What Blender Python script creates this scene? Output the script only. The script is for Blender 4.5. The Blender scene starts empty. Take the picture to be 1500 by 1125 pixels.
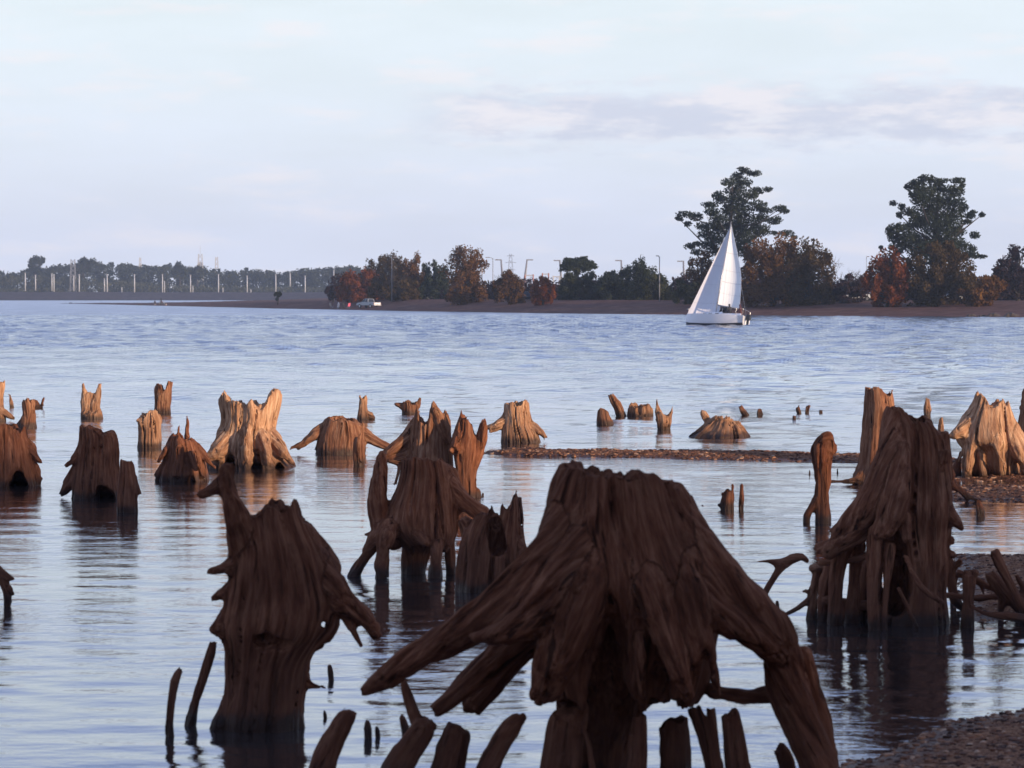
import bpy, math, random
import numpy as np
from mathutils import Vector, Matrix

random.seed(7)
RNG = np.random.default_rng(11)
SC = bpy.context.scene
COL = SC.collection
R = math.radians

# ------------------------------------------------------------------ camera
CAM_H, FOCAL, HORIZON = 2.8, 4250.0, 432.0
PITCH = math.atan((562.5 - HORIZON) / FOCAL)
cam = bpy.data.cameras.new('camera')
camo = bpy.data.objects.new('camera', cam)
COL.objects.link(camo)
camo.location = (0, 0, CAM_H)
camo.rotation_euler = (R(90) - PITCH, 0, 0)
cam.sensor_width = 36.0
cam.lens = 36.0 * FOCAL / 1500.0
cam.clip_start, cam.clip_end = 0.5, 12000
cam.dof.use_dof = True
cam.dof.focus_distance = 62.0
cam.dof.aperture_fstop = 6.3
SC.camera = camo

# ------------------------------------------------------------------ light
SUN_EL, SUN_AZ = 9.0, 126.0            # azimuth clockwise from the view direction (+Y): behind, to the right
sun_dir = Vector((math.sin(R(SUN_AZ)) * math.cos(R(SUN_EL)), math.cos(R(SUN_AZ)) * math.cos(R(SUN_EL)), math.sin(R(SUN_EL))))
sl = bpy.data.lights.new('sun', 'SUN')
sl.energy, sl.angle, sl.color = 5.0, R(0.6), (1.0, 0.76, 0.52)
so = bpy.data.objects.new('sun', sl)
COL.objects.link(so)
so.rotation_euler = sun_dir.to_track_quat('Z', 'Y').to_euler()

SC.view_settings.view_transform = 'Standard'
SC.view_settings.look = 'None'
SC.view_settings.exposure = 0.32
SC.view_settings.gamma = 1.0
SC.view_settings.use_curve_mapping = False
SC.cycles.use_denoising = True
SC.cycles.max_bounces = 6
SC.cycles.volume_bounces = 0
SC.cycles.sample_clamp_indirect = 6.0


class NT:
    """small node-tree writer"""
    def __init__(s, tree):
        s.t = tree
        tree.nodes.clear()

    def n(s, typ, ins=None, **props):
        nd = s.t.nodes.new(typ)
        for k, v in props.items():
            setattr(nd, k, v)
        for k, v in (ins or {}).items():
            sock = nd.inputs[k]
            if isinstance(v, bpy.types.NodeSocket):
                s.t.links.new(v, sock)
            else:
                sock.default_value = v
        return nd

    def math(s, op, a, b=0.0, c=0.0, clamp=False):
        return s.n('ShaderNodeMath', {0: a, 1: b, 2: c}, operation=op, use_clamp=clamp).outputs[0]

    def ramp(s, fac, stops, interp='LINEAR'):
        nd = s.n('ShaderNodeValToRGB', {'Fac': fac})
        cr = nd.color_ramp
        cr.interpolation = interp
        while len(cr.elements) < len(stops):
            cr.elements.new(0.5)
        for e, (p, c) in zip(cr.elements, stops):
            e.position = p
            e.color = (c[0], c[1], c[2], 1) if hasattr(c, '__len__') else (c, c, c, 1)
        return nd.outputs['Color']

    def mix(s, fac, a, b, blend='MIX'):
        nd = s.n('ShaderNodeMix', data_type='RGBA', blend_type=blend)
        for i, v in ((0, fac), (6, a), (7, b)):
            if isinstance(v, bpy.types.NodeSocket):
                s.t.links.new(v, nd.inputs[i])
            else:
                nd.inputs[i].default_value = v if i == 0 else (*v[:3], 1)
        return nd.outputs[2]

    def step(s, v, lo, hi):
        return s.n('ShaderNodeMapRange', {'Value': v, 'From Min': lo, 'From Max': hi}, interpolation_type='SMOOTHSTEP').outputs[0]

    def noise(s, vec, scale, detail=3.0, rough=0.55, **kw):
        return s.n('ShaderNodeTexNoise', {'Vector': vec, 'Scale': scale, 'Detail': detail, 'Roughness': rough}, **kw).outputs['Fac']


# ------------------------------------------------------------------ sky
w = bpy.data.worlds.new('World')
SC.world = w
w.use_nodes = True
T = NT(w.node_tree)
sky = T.n('ShaderNodeTexSky', sky_type='NISHITA')
sky.sun_disc = False
sky.sun_elevation = R(SUN_EL)
sky.sun_rotation = R(SUN_AZ)
sky.air_density, sky.dust_density, sky.ozone_density, sky.altitude = 1.0, 1.2, 1.5, 50
tc = T.n('ShaderNodeTexCoord')
sep = T.n('ShaderNodeSeparateXYZ', {'Vector': tc.outputs['Generated']})
sx, sy, sz = sep.outputs
elev = T.math('MULTIPLY', T.math('ARCSINE', sz), 57.2958)                 # degrees above the horizon
azim = T.math('MULTIPLY', T.math('ARCTAN2', sx, sy), 57.2958)
flat = T.n('ShaderNodeCombineXYZ', {'X': T.math('MULTIPLY', azim, 0.16), 'Y': T.math('MULTIPLY', elev, 0.75), 'Z': 0.0}).outputs[0]
flat2 = T.n('ShaderNodeCombineXYZ', {'X': T.math('MULTIPLY', azim, 0.34), 'Y': T.math('MULTIPLY', elev, 1.1), 'Z': 3.7}).outputs[0]
# thin high veil: pale near the horizon, open blue higher up
veil = T.ramp(T.math('DIVIDE', elev, 40.0, clamp=True), [
    (0.0, (6.7, 7.1, 8.5)), (0.05, (6.8, 7.3, 8.5)), (0.11, (7.0, 7.7, 8.4)), (0.17, (7.1, 7.9, 8.3)),
    (0.30, (4.7, 5.8, 8.7)), (0.55, (2.5, 3.7, 7.2)), (1.0, (2.0, 3.2, 6.2))])
vfac = T.math('MULTIPLY', T.step(T.noise(flat, 1.0, 4, 0.55), 0.2, 0.75), 0.13)
vfac = T.math('ADD', vfac, 0.84)
base = T.mix(vfac, sky.outputs[0], veil)
# soft pinkish stratus: blotches low down and one long bank of cloud 3 to 4 degrees up
n1 = T.noise(flat, 2.1, 5, 0.55)
n2 = T.noise(flat2, 2.2, 6, 0.6)
pink = T.math('MULTIPLY', T.step(n1, 0.50, 0.70), 0.55)
base = T.mix(pink, base, (7.9, 7.5, 7.7))
edge = T.math('ADD', elev, T.math('MULTIPLY', T.math('SUBTRACT', n2, 0.5), 1.9))
bank = T.math('MULTIPLY', T.step(edge, 2.75, 3.35), T.math('SUBTRACT', 1.0, T.step(edge, 3.7, 4.3)))
bank = T.math('MULTIPLY', bank, T.step(azim, -2.6, -0.4))
bank = T.math('MULTIPLY', bank, 0.88)
shade = T.step(T.math('ADD', n1, T.math('MULTIPLY', T.math('SUBTRACT', n2, 0.5), 0.8)), 0.32, 0.60)
bankcol = T.mix(shade, (7.4, 7.2, 7.6), (5.4, 5.75, 6.8))
final = T.mix(bank, base, bankcol)
bg = T.n('ShaderNodeBackground', {'Color': final, 'Strength': 0.1})
T.n('ShaderNodeOutputWorld', {'Surface': bg.outputs[0]})


# ------------------------------------------------------------------ geometry helpers
def at(px, py, Y):
    """point at distance Y (metres along +Y) on the sight line of a photograph pixel"""
    a, b = (px - 750.0) / FOCAL, (562.5 - py) / FOCAL
    cy = math.cos(PITCH) + b * math.sin(PITCH)
    cz = -math.sin(PITCH) + b * math.cos(PITCH)
    t = Y / cy
    return Vector((a * t, Y, CAM_H + cz * t))


def water_y(py):
    """distance at which the sight line of pixel row py meets the water"""
    b = (562.5 - py) / FOCAL
    cy = math.cos(PITCH) + b * math.sin(PITCH)
    cz = -math.sin(PITCH) + b * math.cos(PITCH)
    return -CAM_H * cy / cz


_T = RNG.random((64, 64, 64)).astype(np.float32)


def noise3(x, y, z):
    """smooth value noise, 0..1"""
    x, y, z = np.broadcast_arrays(x, y, z)
    fx, fy, fz = np.floor(x), np.floor(y), np.floor(z)
    ix, iy, iz = fx.astype(np.int32) & 63, fy.astype(np.int32) & 63, fz.astype(np.int32) & 63
    u, v, ww = (x - fx).astype(np.float32), (y - fy).astype(np.float32), (z - fz).astype(np.float32)
    u, v, ww = u * u * (3 - 2 * u), v * v * (3 - 2 * v), ww * ww * (3 - 2 * ww)
    jx, jy, jz = (ix + 1) & 63, (iy + 1) & 63, (iz + 1) & 63
    c00 = _T[ix, iy, iz] * (1 - u) + _T[jx, iy, iz] * u
    c10 = _T[ix, jy, iz] * (1 - u) + _T[jx, jy, iz] * u
    c01 = _T[ix, iy, jz] * (1 - u) + _T[jx, iy, jz] * u
    c11 = _T[ix, jy, jz] * (1 - u) + _T[jx, jy, jz] * u
    return (c00 * (1 - v) + c10 * v) * (1 - ww) + (c01 * (1 - v) + c11 * v) * ww


def fbm(x, y, z, octv=3, gain=0.5):
    s, a, t = 0.0, 1.0, 0.0
    for i in range(octv):
        f = 2.03 ** i
        s = s + a * noise3(x * f + 17.3 * i, y * f + 5.1 * i, z * f + 9.7 * i)
        t += a
        a *= gain
    return s / t


def mesh_np(name, verts, faces, mat=None, parent=None, smooth=True, loc=None, attrs=None):
    """one mesh object from numpy arrays; faces is (n,3) or (n,4)"""
    verts = np.asarray(verts, np.float32)
    faces = np.asarray(faces, np.int32)
    me = bpy.data.meshes.new(name)
    k = faces.shape[1]
    me.vertices.add(len(verts))
    me.vertices.foreach_set('co', verts.ravel())
    me.loops.add(faces.size)
    me.loops.foreach_set('vertex_index', faces.ravel())
    me.polygons.add(len(faces))
    me.polygons.foreach_set('loop_start', np.arange(0, faces.size, k, dtype=np.int32))
    me.polygons.foreach_set('loop_total', np.full(len(faces), k, np.int32))
    me.polygons.foreach_set('use_smooth', np.full(len(faces), smooth, bool))
    for an, av in (attrs or {}).items():
        av = np.asarray(av, np.float32)
        a = me.attributes.new(an, 'FLOAT' if av.ndim == 1 else 'FLOAT_VECTOR', 'POINT')
        a.data.foreach_set('value' if av.ndim == 1 else 'vector', av.ravel())
    me.update(calc_edges=True)
    if mat:
        me.materials.append(mat)
    o = bpy.data.objects.new(name, me)
    COL.objects.link(o)
    if parent:
        o.parent = parent
    if loc is not None:
        o.location = loc
    return o


def tag(o, label=None, cat=None, group=None, kind=None):
    for k, v in (('label', label), ('category', cat), ('group', group), ('kind', kind)):
        if v:
            o[k] = v
    return o


def empty(name, loc, label=None, cat=None, group=None):
    o = bpy.data.objects.new(name, None)
    o.empty_display_size = 0.3
    COL.objects.link(o)
    o.location = loc
    return tag(o, label, cat, group)


class MB:
    """collects boxes, tubes and free polygons and links them as ONE mesh object"""
    def __init__(s):
        s.v, s.f = [], []

    def poly(s, pts, faces):
        n = len(s.v)
        s.v += [tuple(p) for p in pts]
        s.f += [tuple(i + n for i in f) for f in faces]
        return s

    def box(s, c, d, M=None, taper=1.0):
        hx, hy, hz = d[0] / 2, d[1] / 2, d[2] / 2
        pts = []
        for z in (-hz, hz):
            k = taper if z > 0 else 1.0
            for x, y in ((-hx, -hy), (hx, -hy), (hx, hy), (-hx, hy)):
                p = Vector((x * k, y * k, z))
                if M:
                    p = M @ p
                pts.append(p + Vector(c))
        return s.poly(pts, [(3, 2, 1, 0), (4, 5, 6, 7), (0, 1, 5, 4), (1, 2, 6, 5), (2, 3, 7, 6), (3, 0, 4, 7)])

    def tube(s, pts, rad, n=8):
        pts = [Vector(p) for p in pts]
        if not hasattr(rad, '__len__'):
            rad = [rad] * len(pts)
        rings = []
        for i, p in enumerate(pts):
            d = (pts[min(i + 1, len(pts) - 1)] - pts[max(i - 1, 0)]).normalized()
            a = d.cross(Vector((0, 0, 1)) if abs(d.z) < 0.9 else Vector((1, 0, 0))).normalized()
            b = d.cross(a)
            rings.append([p + (a * math.cos(t) + b * math.sin(t)) * rad[i] for t in [2 * math.pi * j / n for j in range(n)]])
        P = [q for r_ in rings for q in r_]
        F = []
        for i in range(len(pts) - 1):
            for j in range(n):
                a, b = i * n + j, i * n + (j + 1) % n
                F.append((a, b, b + n, a + n))
        F.append(tuple(range(n - 1, -1, -1)))
        F.append(tuple(range((len(pts) - 1) * n, len(pts) * n)))
        return s.poly(P, F)

    def build(s, name, mat, parent=None, smooth=False, loc=None):
        me = bpy.data.meshes.new(name)
        me.from_pydata([tuple(p) for p in s.v], [], s.f)
        if smooth:
            me.polygons.foreach_set('use_smooth', [True] * len(me.polygons))
        me.materials.append(mat)
        me.update()
        o = bpy.data.objects.new(name, me)
        COL.objects.link(o)
        if parent:
            o.parent = parent
        if loc is not None:
            o.location = loc
        return o


# ------------------------------------------------------------------ materials
def new_mat(name):
    m = bpy.data.materials.new(name)
    m.use_nodes = True
    t = NT(m.node_tree)
    return m, t


def out(t, shader, disp=None):
    t.n('ShaderNodeOutputMaterial', {'Surface': shader})


def plain(name, col, rough=0.6, metal=0.0, var=0.12, scale=3.0):
    m, t = new_mat(name)
    tcn = t.n('ShaderNodeTexCoord').outputs['Object']
    nz = t.noise(tcn, scale, 4)
    c = t.mix(nz, [x * (1 - var) for x in col], [min(1, x * (1 + var)) for x in col])
    p = t.n('ShaderNodeBsdfPrincipled', {'Base Color': c, 'Roughness': rough, 'Metallic': metal})
    out(t, p.outputs[0])
    return m


def wood(name, dark, mid, light, patch=0.5, wet_h=0.10):
    m, t = new_mat(name)
    g = t.n('ShaderNodeAttribute', attribute_name='grain').outputs['Vector']
    pos = t.n('ShaderNodeNewGeometry').outputs['Position']
    oi = t.n('ShaderNodeObjectInfo').outputs['Random']
    fib = t.noise(g, 26.0, 5, 0.62)
    fine = t.noise(g, 95.0, 3, 0.6)
    fac = t.math('ADD', t.math('MULTIPLY', fib, 0.75), t.math('MULTIPLY', fine, 0.25))
    col = t.ramp(fac, [(0.30, dark), (0.47, mid), (0.62, light)])
    big = t.step(t.noise(pos, 2.6, 4, 0.6), 0.38, 0.66)
    col = t.mix(t.math('MULTIPLY', big, patch), col, dark)
    # thin black checks along the fibre
    crack = t.math('SUBTRACT', 1.0, t.step(t.noise(g, 15.0, 4, 0.6), 0.32, 0.42))
    col = t.mix(t.math('MULTIPLY', crack, 0.85), col, [c * 0.25 for c in dark])
    col = t.mix(t.math('MULTIPLY', oi, 0.3), col, mid)
    # tide line: the foot of the wood is soaked and muddy
    sp = t.n('ShaderNodeSeparateXYZ', {'Vector': pos}).outputs['Z']
    wl = t.math('ADD', sp, t.math('MULTIPLY', t.math('SUBTRACT', t.noise(pos, 7.0, 4), 0.5), 0.16))
    wet = t.math('SUBTRACT', 1.0, t.step(wl, wet_h * 0.35, wet_h * 1.6))
    stain = t.math('SUBTRACT', 1.0, t.step(wl, wet_h * 1.5, wet_h * 7.0))
    col = t.mix(t.math('MULTIPLY', stain, 0.55), col, (0.115, 0.050, 0.030))
    col = t.mix(t.math('MULTIPLY', wet, 0.85), col, (0.028, 0.016, 0.012))
    hgt = t.math('SUBTRACT', t.math('ADD', fib, t.math('MULTIPLY', fine, 0.5)), t.math('MULTIPLY', crack, 0.9))
    bmp = t.n('ShaderNodeBump', {'Strength': 0.8, 'Distance': 0.028, 'Height': hgt})
    rough = t.math('SUBTRACT', 0.86, t.math('MULTIPLY', wet, 0.5))
    p = t.n('ShaderNodeBsdfPrincipled', {'Base Color': col, 'Roughness': rough, 'Normal': bmp.outputs[0], 'Specular IOR Level': t.math('ADD', 0.07, t.math('MULTIPLY', wet, 0.08))})
    out(t, p.outputs[0])
    return m


M = {}  # wood tones from golden to dark brown, darker for the nearer stumps
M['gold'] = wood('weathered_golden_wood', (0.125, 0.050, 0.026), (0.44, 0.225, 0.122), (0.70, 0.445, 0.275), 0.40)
M['brown'] = wood('mid_brown_wood', (0.075, 0.029, 0.016), (0.24, 0.100, 0.054), (0.44, 0.240, 0.140), 0.45)
M['rust'] = wood('red_brown_wood', (0.055, 0.019, 0.010), (0.190, 0.067, 0.034), (0.33, 0.145, 0.080), 0.45)
M['dark'] = wood('dark_brown_wood', (0.038, 0.0135, 0.0075), (0.150, 0.050, 0.025), (0.27, 0.112, 0.060), 0.45)

# ------------------------------------------------------------------ weathered stumps: a distance field meshed by surface nets
class Tube:
    def __init__(s, pts, k=0.03, sub=False, knob=0.10, broken=(False, False)):
        Q = [np.array(q[:4], float) for q in pts]
        if len(Q) > 2 and knob and not sub:            # round the bends off: Catmull-Rom, one extra point per segment
            E = [2 * Q[0] - Q[1]] + Q + [2 * Q[-1] - Q[-2]]
            N = []
            for i in range(1, len(E) - 2):
                N += [E[i], (-E[i - 1] + 9 * E[i] + 9 * E[i + 1] - E[i + 2]) / 16]
            Q = N + [Q[-1]]
        s.p = [q[:3].astype(np.float32) for q in Q]
        s.r = [max(float(q[3]), 1e-3) for q in Q]
        s.acc = np.concatenate([[0], np.cumsum([np.linalg.norm(u - v) for u, v in zip(s.p, s.p[1:])])])
        s.rm = float(np.mean(s.r))
        d_ = s.p[-1] - s.p[0]
        s.ax = d_ / (np.linalg.norm(d_) + 1e-6)
        s.sd = float(s.p[0][0]) * 3.1
        s.k, s.sub, s.knob, s.broken = k, sub, knob, broken

    def bounds(s):
        P = np.array(s.p)
        m = max(s.r) * 1.3
        return P.min(0) - m, P.max(0) + m

    def segs(s):
        m = len(s.p) - 1
        for i in range(m):
            yield s.p[i], s.p[i + 1], s.r[i], s.r[i + 1], s.broken[0] and i == 0, s.broken[1] and i == m - 1, float(s.acc[i])

    def seg_d(s, seg, X, Y, Z):
        a, b, ra, rb, e0, e1, ac = seg
        ab = b - a
        L2 = float(ab @ ab) + 1e-9
        dx, dy, dz = X - a[0], Y - a[1], Z - a[2]
        tt = (dx * ab[0] + dy * ab[1] + dz * ab[2]) / L2
        t = np.clip(tt, 0, 1)
        dx, dy, dz = dx - t * ab[0], dy - t * ab[1], dz - t * ab[2]
        r = ra + (rb - ra) * t
        if s.knob:
            f = 1.3 / (0.5 * (ra + rb) + 0.02)
            r = r * (1 + s.knob * 2 * (noise3(X * f, Y * f, Z * f * 0.6) - 0.5))
        rr = np.sqrt(dx * dx + dy * dy + dz * dz)
        if s.knob:                                     # ribs that run along the limb
            f = 1.25 / (s.rm + 0.006)
            al = (X * s.ax[0] + Y * s.ax[1] + Z * s.ax[2]) * 0.88
            gx, gy, gz = (X - al * s.ax[0]) * f + s.sd, (Y - al * s.ax[1]) * f, (Z - al * s.ax[2]) * f
            rb_ = noise3(gx, gy, gz) + 0.5 * noise3(gx * 2.3 + 7, gy * 2.3 + 7, gz * 2.3 + 7)
            r = r * (0.95 + 0.40 * (rb_ - 0.75))
        d = rr - r
        if e0 or e1:                                   # snapped off: a ragged end, not a rounded one
            L, re = math.sqrt(L2), (ra if e0 else rb)
            f = 1.1 / (re + 0.004)
            nz = noise3(X * f, Y * f + 9, Z * f) * 1.5 + noise3(X * f * 2.7 + 4, Y * f * 2.7, Z * f * 2.7) * 0.7 - 0.9
            if e0:
                d = np.maximum(d, (-tt * L + re * nz) * 0.8)
            if e1:
                d = np.maximum(d, ((tt - 1) * L + re * nz) * 0.8)
        return d

    def grain(s, P):
        best, q = np.full(len(P), 1e9, np.float32), np.zeros((len(P), 3), np.float32)
        acc = 0.0
        for seg in s.segs():
            a, b, ra, rb = seg[:4]
            ab = b - a
            L = float(np.sqrt(ab @ ab)) + 1e-6
            ax = ab / L
            w_ = P - a
            al = w_ @ ax
            tc_ = np.clip(al, 0, L)
            off = w_ - tc_[:, None] * ax
            d = np.linalg.norm(off, axis=1) - ra - (rb - ra) * tc_ / L
            qq = P - 0.90 * (P @ s.ax)[:, None] * s.ax + s.sd
            m = d < best
            best[m], q[m] = d[m], qq[m]
            acc += L
        return best, q


class Loft:
    """trunk traced as (z, xl, xr) slices; elliptical, fluted, broken off along a jagged top line"""
    def __init__(s, sl, yc, ratio, top, flute, jag, bowl, seed, k=0.05, lean=0.0):
        sl = sorted(sl)
        s.z = np.array([q[0] for q in sl], np.float32)
        s.cx = np.array([(q[1] + q[2]) / 2 for q in sl], np.float32)
        s.rx = np.array([(q[2] - q[1]) / 2 for q in sl], np.float32)
        zf = np.linspace(s.z[0], s.z[-1], 80).astype(np.float32)
        w_ = np.hanning(13)
        w_ /= w_.sum()
        sm = lambda v: np.convolve(np.pad(np.interp(zf, s.z, v), 6, mode='edge'), w_, 'valid').astype(np.float32)
        s.cx, s.rx, s.z = sm(s.cx), sm(s.rx), zf
        s.yc, s.ratio, s.flute, s.jag, s.bowl, s.k, s.lean = yc, ratio, flute, jag, bowl, k, lean
        s.so = seed * 3.17
        top = sorted(top)
        s.tx, s.tz = np.array([q[0] for q in top], np.float32), np.array([q[1] for q in top], np.float32)
        s.rm = float(s.rx.mean())
        s.sub = False

    def bounds(s):
        rm = s.rx.max() * s.ratio * 1.25
        return (np.array([(s.cx - s.rx).min() - 0.12 * s.rx.max(), s.yc - rm - abs(s.lean), s.z.min()]),
                np.array([(s.cx + s.rx).max() + 0.12 * s.rx.max(), s.yc + rm + abs(s.lean), s.tz.max() + 0.02]))

    def uv(s, X, Y, Z):
        cx, rx = np.interp(Z, s.z, s.cx), np.interp(Z, s.z, s.rx)
        ry = np.maximum(rx * s.ratio, 0.6 * s.rm * min(s.ratio, 1))
        return (X - cx) / rx, (Y - s.yc - s.lean * (Z - s.z[0])) / ry, rx, ry

    def dist(s, X, Y, Z):
        u, v, rx, ry = s.uv(X, Y, Z)
        rho = np.sqrt(u * u + v * v) + 1e-5
        c, n_ = u / rho, v / rho
        zz = Z * 0.55 / (s.rm + 0.05) + s.so
        wp = 0.5 * noise3(c * 1.5 + 3, n_ * 1.5 + s.so, zz * 1.4)
        fl = noise3(c * 1.9 + 31 + s.so + wp, n_ * 1.9 + 11, zz * 0.6) * 1.55 + noise3(c * 5.2 + 3, n_ * 5.2 + s.so + wp, zz * 0.8) * 0.45
        fl = fl - 1.0
        # narrow deep clefts between the ribs
        cl = np.abs(noise3(c * 2.9 + s.so + wp * 0.6, n_ * 2.9 + 7, zz * 0.5 + 4) - 0.5)
        cl = np.clip(1 - cl / 0.045, 0, 1) * np.clip(noise3(c * 2 + 9, n_ * 2, zz * 1.1) * 2.2 - 0.6, 0, 1)
        rr = 1 + s.flute * fl - s.flute * 2.0 * cl
        d = (rho / rr - 1) * np.minimum(rx, ry)
        zt = np.interp(X, s.tx, s.tz)
        f = 2.2 / (s.rm + 0.02)
        drop = np.clip(noise3(X * f * 1.2 + s.so, Y * f * 1.6, 0.5) - 0.38, 0, 1) * 1.9 * s.jag
        drop = drop + np.clip(noise3(X * f * 3.7, Y * f * 3.7 + s.so, 2.5) - 0.35, 0, 1) ** 1.5 * 1.5 * s.jag
        drop = drop + np.clip(noise3(X * f * 10, Y * f * 10 + s.so, 4.5) - 0.4, 0, 1) * 0.55 * s.jag
        bw = s.bowl * np.clip(1 - (rho / 0.72) ** 2, 0, 1)
        d = np.maximum(d, (Z - (zt - drop - bw)) * 0.8)
        if s.z[0] > -0.2:      # washed out underneath: a ragged lower edge, hollow behind it
            zb = s.z[0] + s.rm * (0.55 * np.clip(noise3(X * f * 1.4 + 5, Y * f * 1.4, s.so) - 0.35, 0, 1) + 0.8 * np.clip(1 - (rho / 0.8) ** 2, 0, 1))
            d = np.maximum(d, (zb - Z) * 0.8)
        return d

    def grain(s, P):
        X, Y, Z = P[:, 0], P[:, 1], P[:, 2]
        u, v, rx, ry = s.uv(X, Y, Z)
        rho = np.sqrt(u * u + v * v) + 1e-5
        d = (rho - 1) * np.minimum(rx, ry)
        k = np.maximum(rho, 0.15)
        q = np.stack([u / k * s.rm * np.minimum(k, 1.4), v / k * s.rm * np.minimum(k, 1.4), Z * 0.10 + s.so], 1)
        return d.astype(np.float32), q.astype(np.float32)


def surface_nets(F, lo, vox):
    nx, ny, nz = F.shape
    S = F < 0
    cnt = np.zeros((nx - 1, ny - 1, nz - 1), np.int8)
    for i in (0, 1):
        for j in (0, 1):
            for k in (0, 1):
                cnt += S[i:nx - 1 + i, j:ny - 1 + j, k:nz - 1 + k]
    act = (cnt > 0) & (cnt < 8)
    I = np.argwhere(act)
    if len(I) == 0:
        return None, None
    idx = np.full(act.shape, -1, np.int32)
    idx[act] = np.arange(len(I))
    corners = [(0, 0, 0), (1, 0, 0), (0, 1, 0), (1, 1, 0), (0, 0, 1), (1, 0, 1), (0, 1, 1), (1, 1, 1)]
    V = np.stack([F[I[:, 0] + a, I[:, 1] + b, I[:, 2] + c] for a, b, c in corners], 1)
    V = np.clip(V, -4 * vox, 4 * vox)
    C = np.array(corners, np.float32)
    acc, n = np.zeros((len(I), 3), np.float32), np.zeros(len(I), np.float32)
    for a in range(8):
        for b in range(a + 1, 8):
            if np.abs(C[a] - C[b]).sum() != 1:
                continue
            m = (V[:, a] < 0) != (V[:, b] < 0)
            t = V[m, a] / (V[m, a] - V[m, b])
            acc[m] += C[a] + (C[b] - C[a]) * t[:, None]
            n[m] += 1
    verts = (I + acc / n[:, None]) * vox + lo
    quads = []
    for ax in range(3):
        sl_a = [slice(None)] * 3
        sl_b = [slice(None)] * 3
        sl_a[ax], sl_b[ax] = slice(0, F.shape[ax] - 1), slice(1, F.shape[ax])
        ch = S[tuple(sl_a)] != S[tuple(sl_b)]
        E = np.argwhere(ch)
        o1, o2 = (ax + 1) % 3, (ax + 2) % 3
        E = E[(E[:, o1] > 0) & (E[:, o2] > 0) & (E[:, o1] < F.shape[o1] - 1) & (E[:, o2] < F.shape[o2] - 1)]
        d1, d2 = np.zeros(3, int), np.zeros(3, int)
        d1[o1], d2[o2] = 1, 1
        g = lambda e: idx[e[:, 0], e[:, 1], e[:, 2]]
        q = np.stack([g(E - d1 - d2), g(E - d2), g(E), g(E - d1)], 1)
        inside_first = S[E[:, 0], E[:, 1], E[:, 2]]
        q[~inside_first] = q[~inside_first][:, ::-1]
        quads.append(q)
    Q = np.concatenate(quads)
    return verts.astype(np.float32), Q[(Q >= 0).all(1)]


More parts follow.
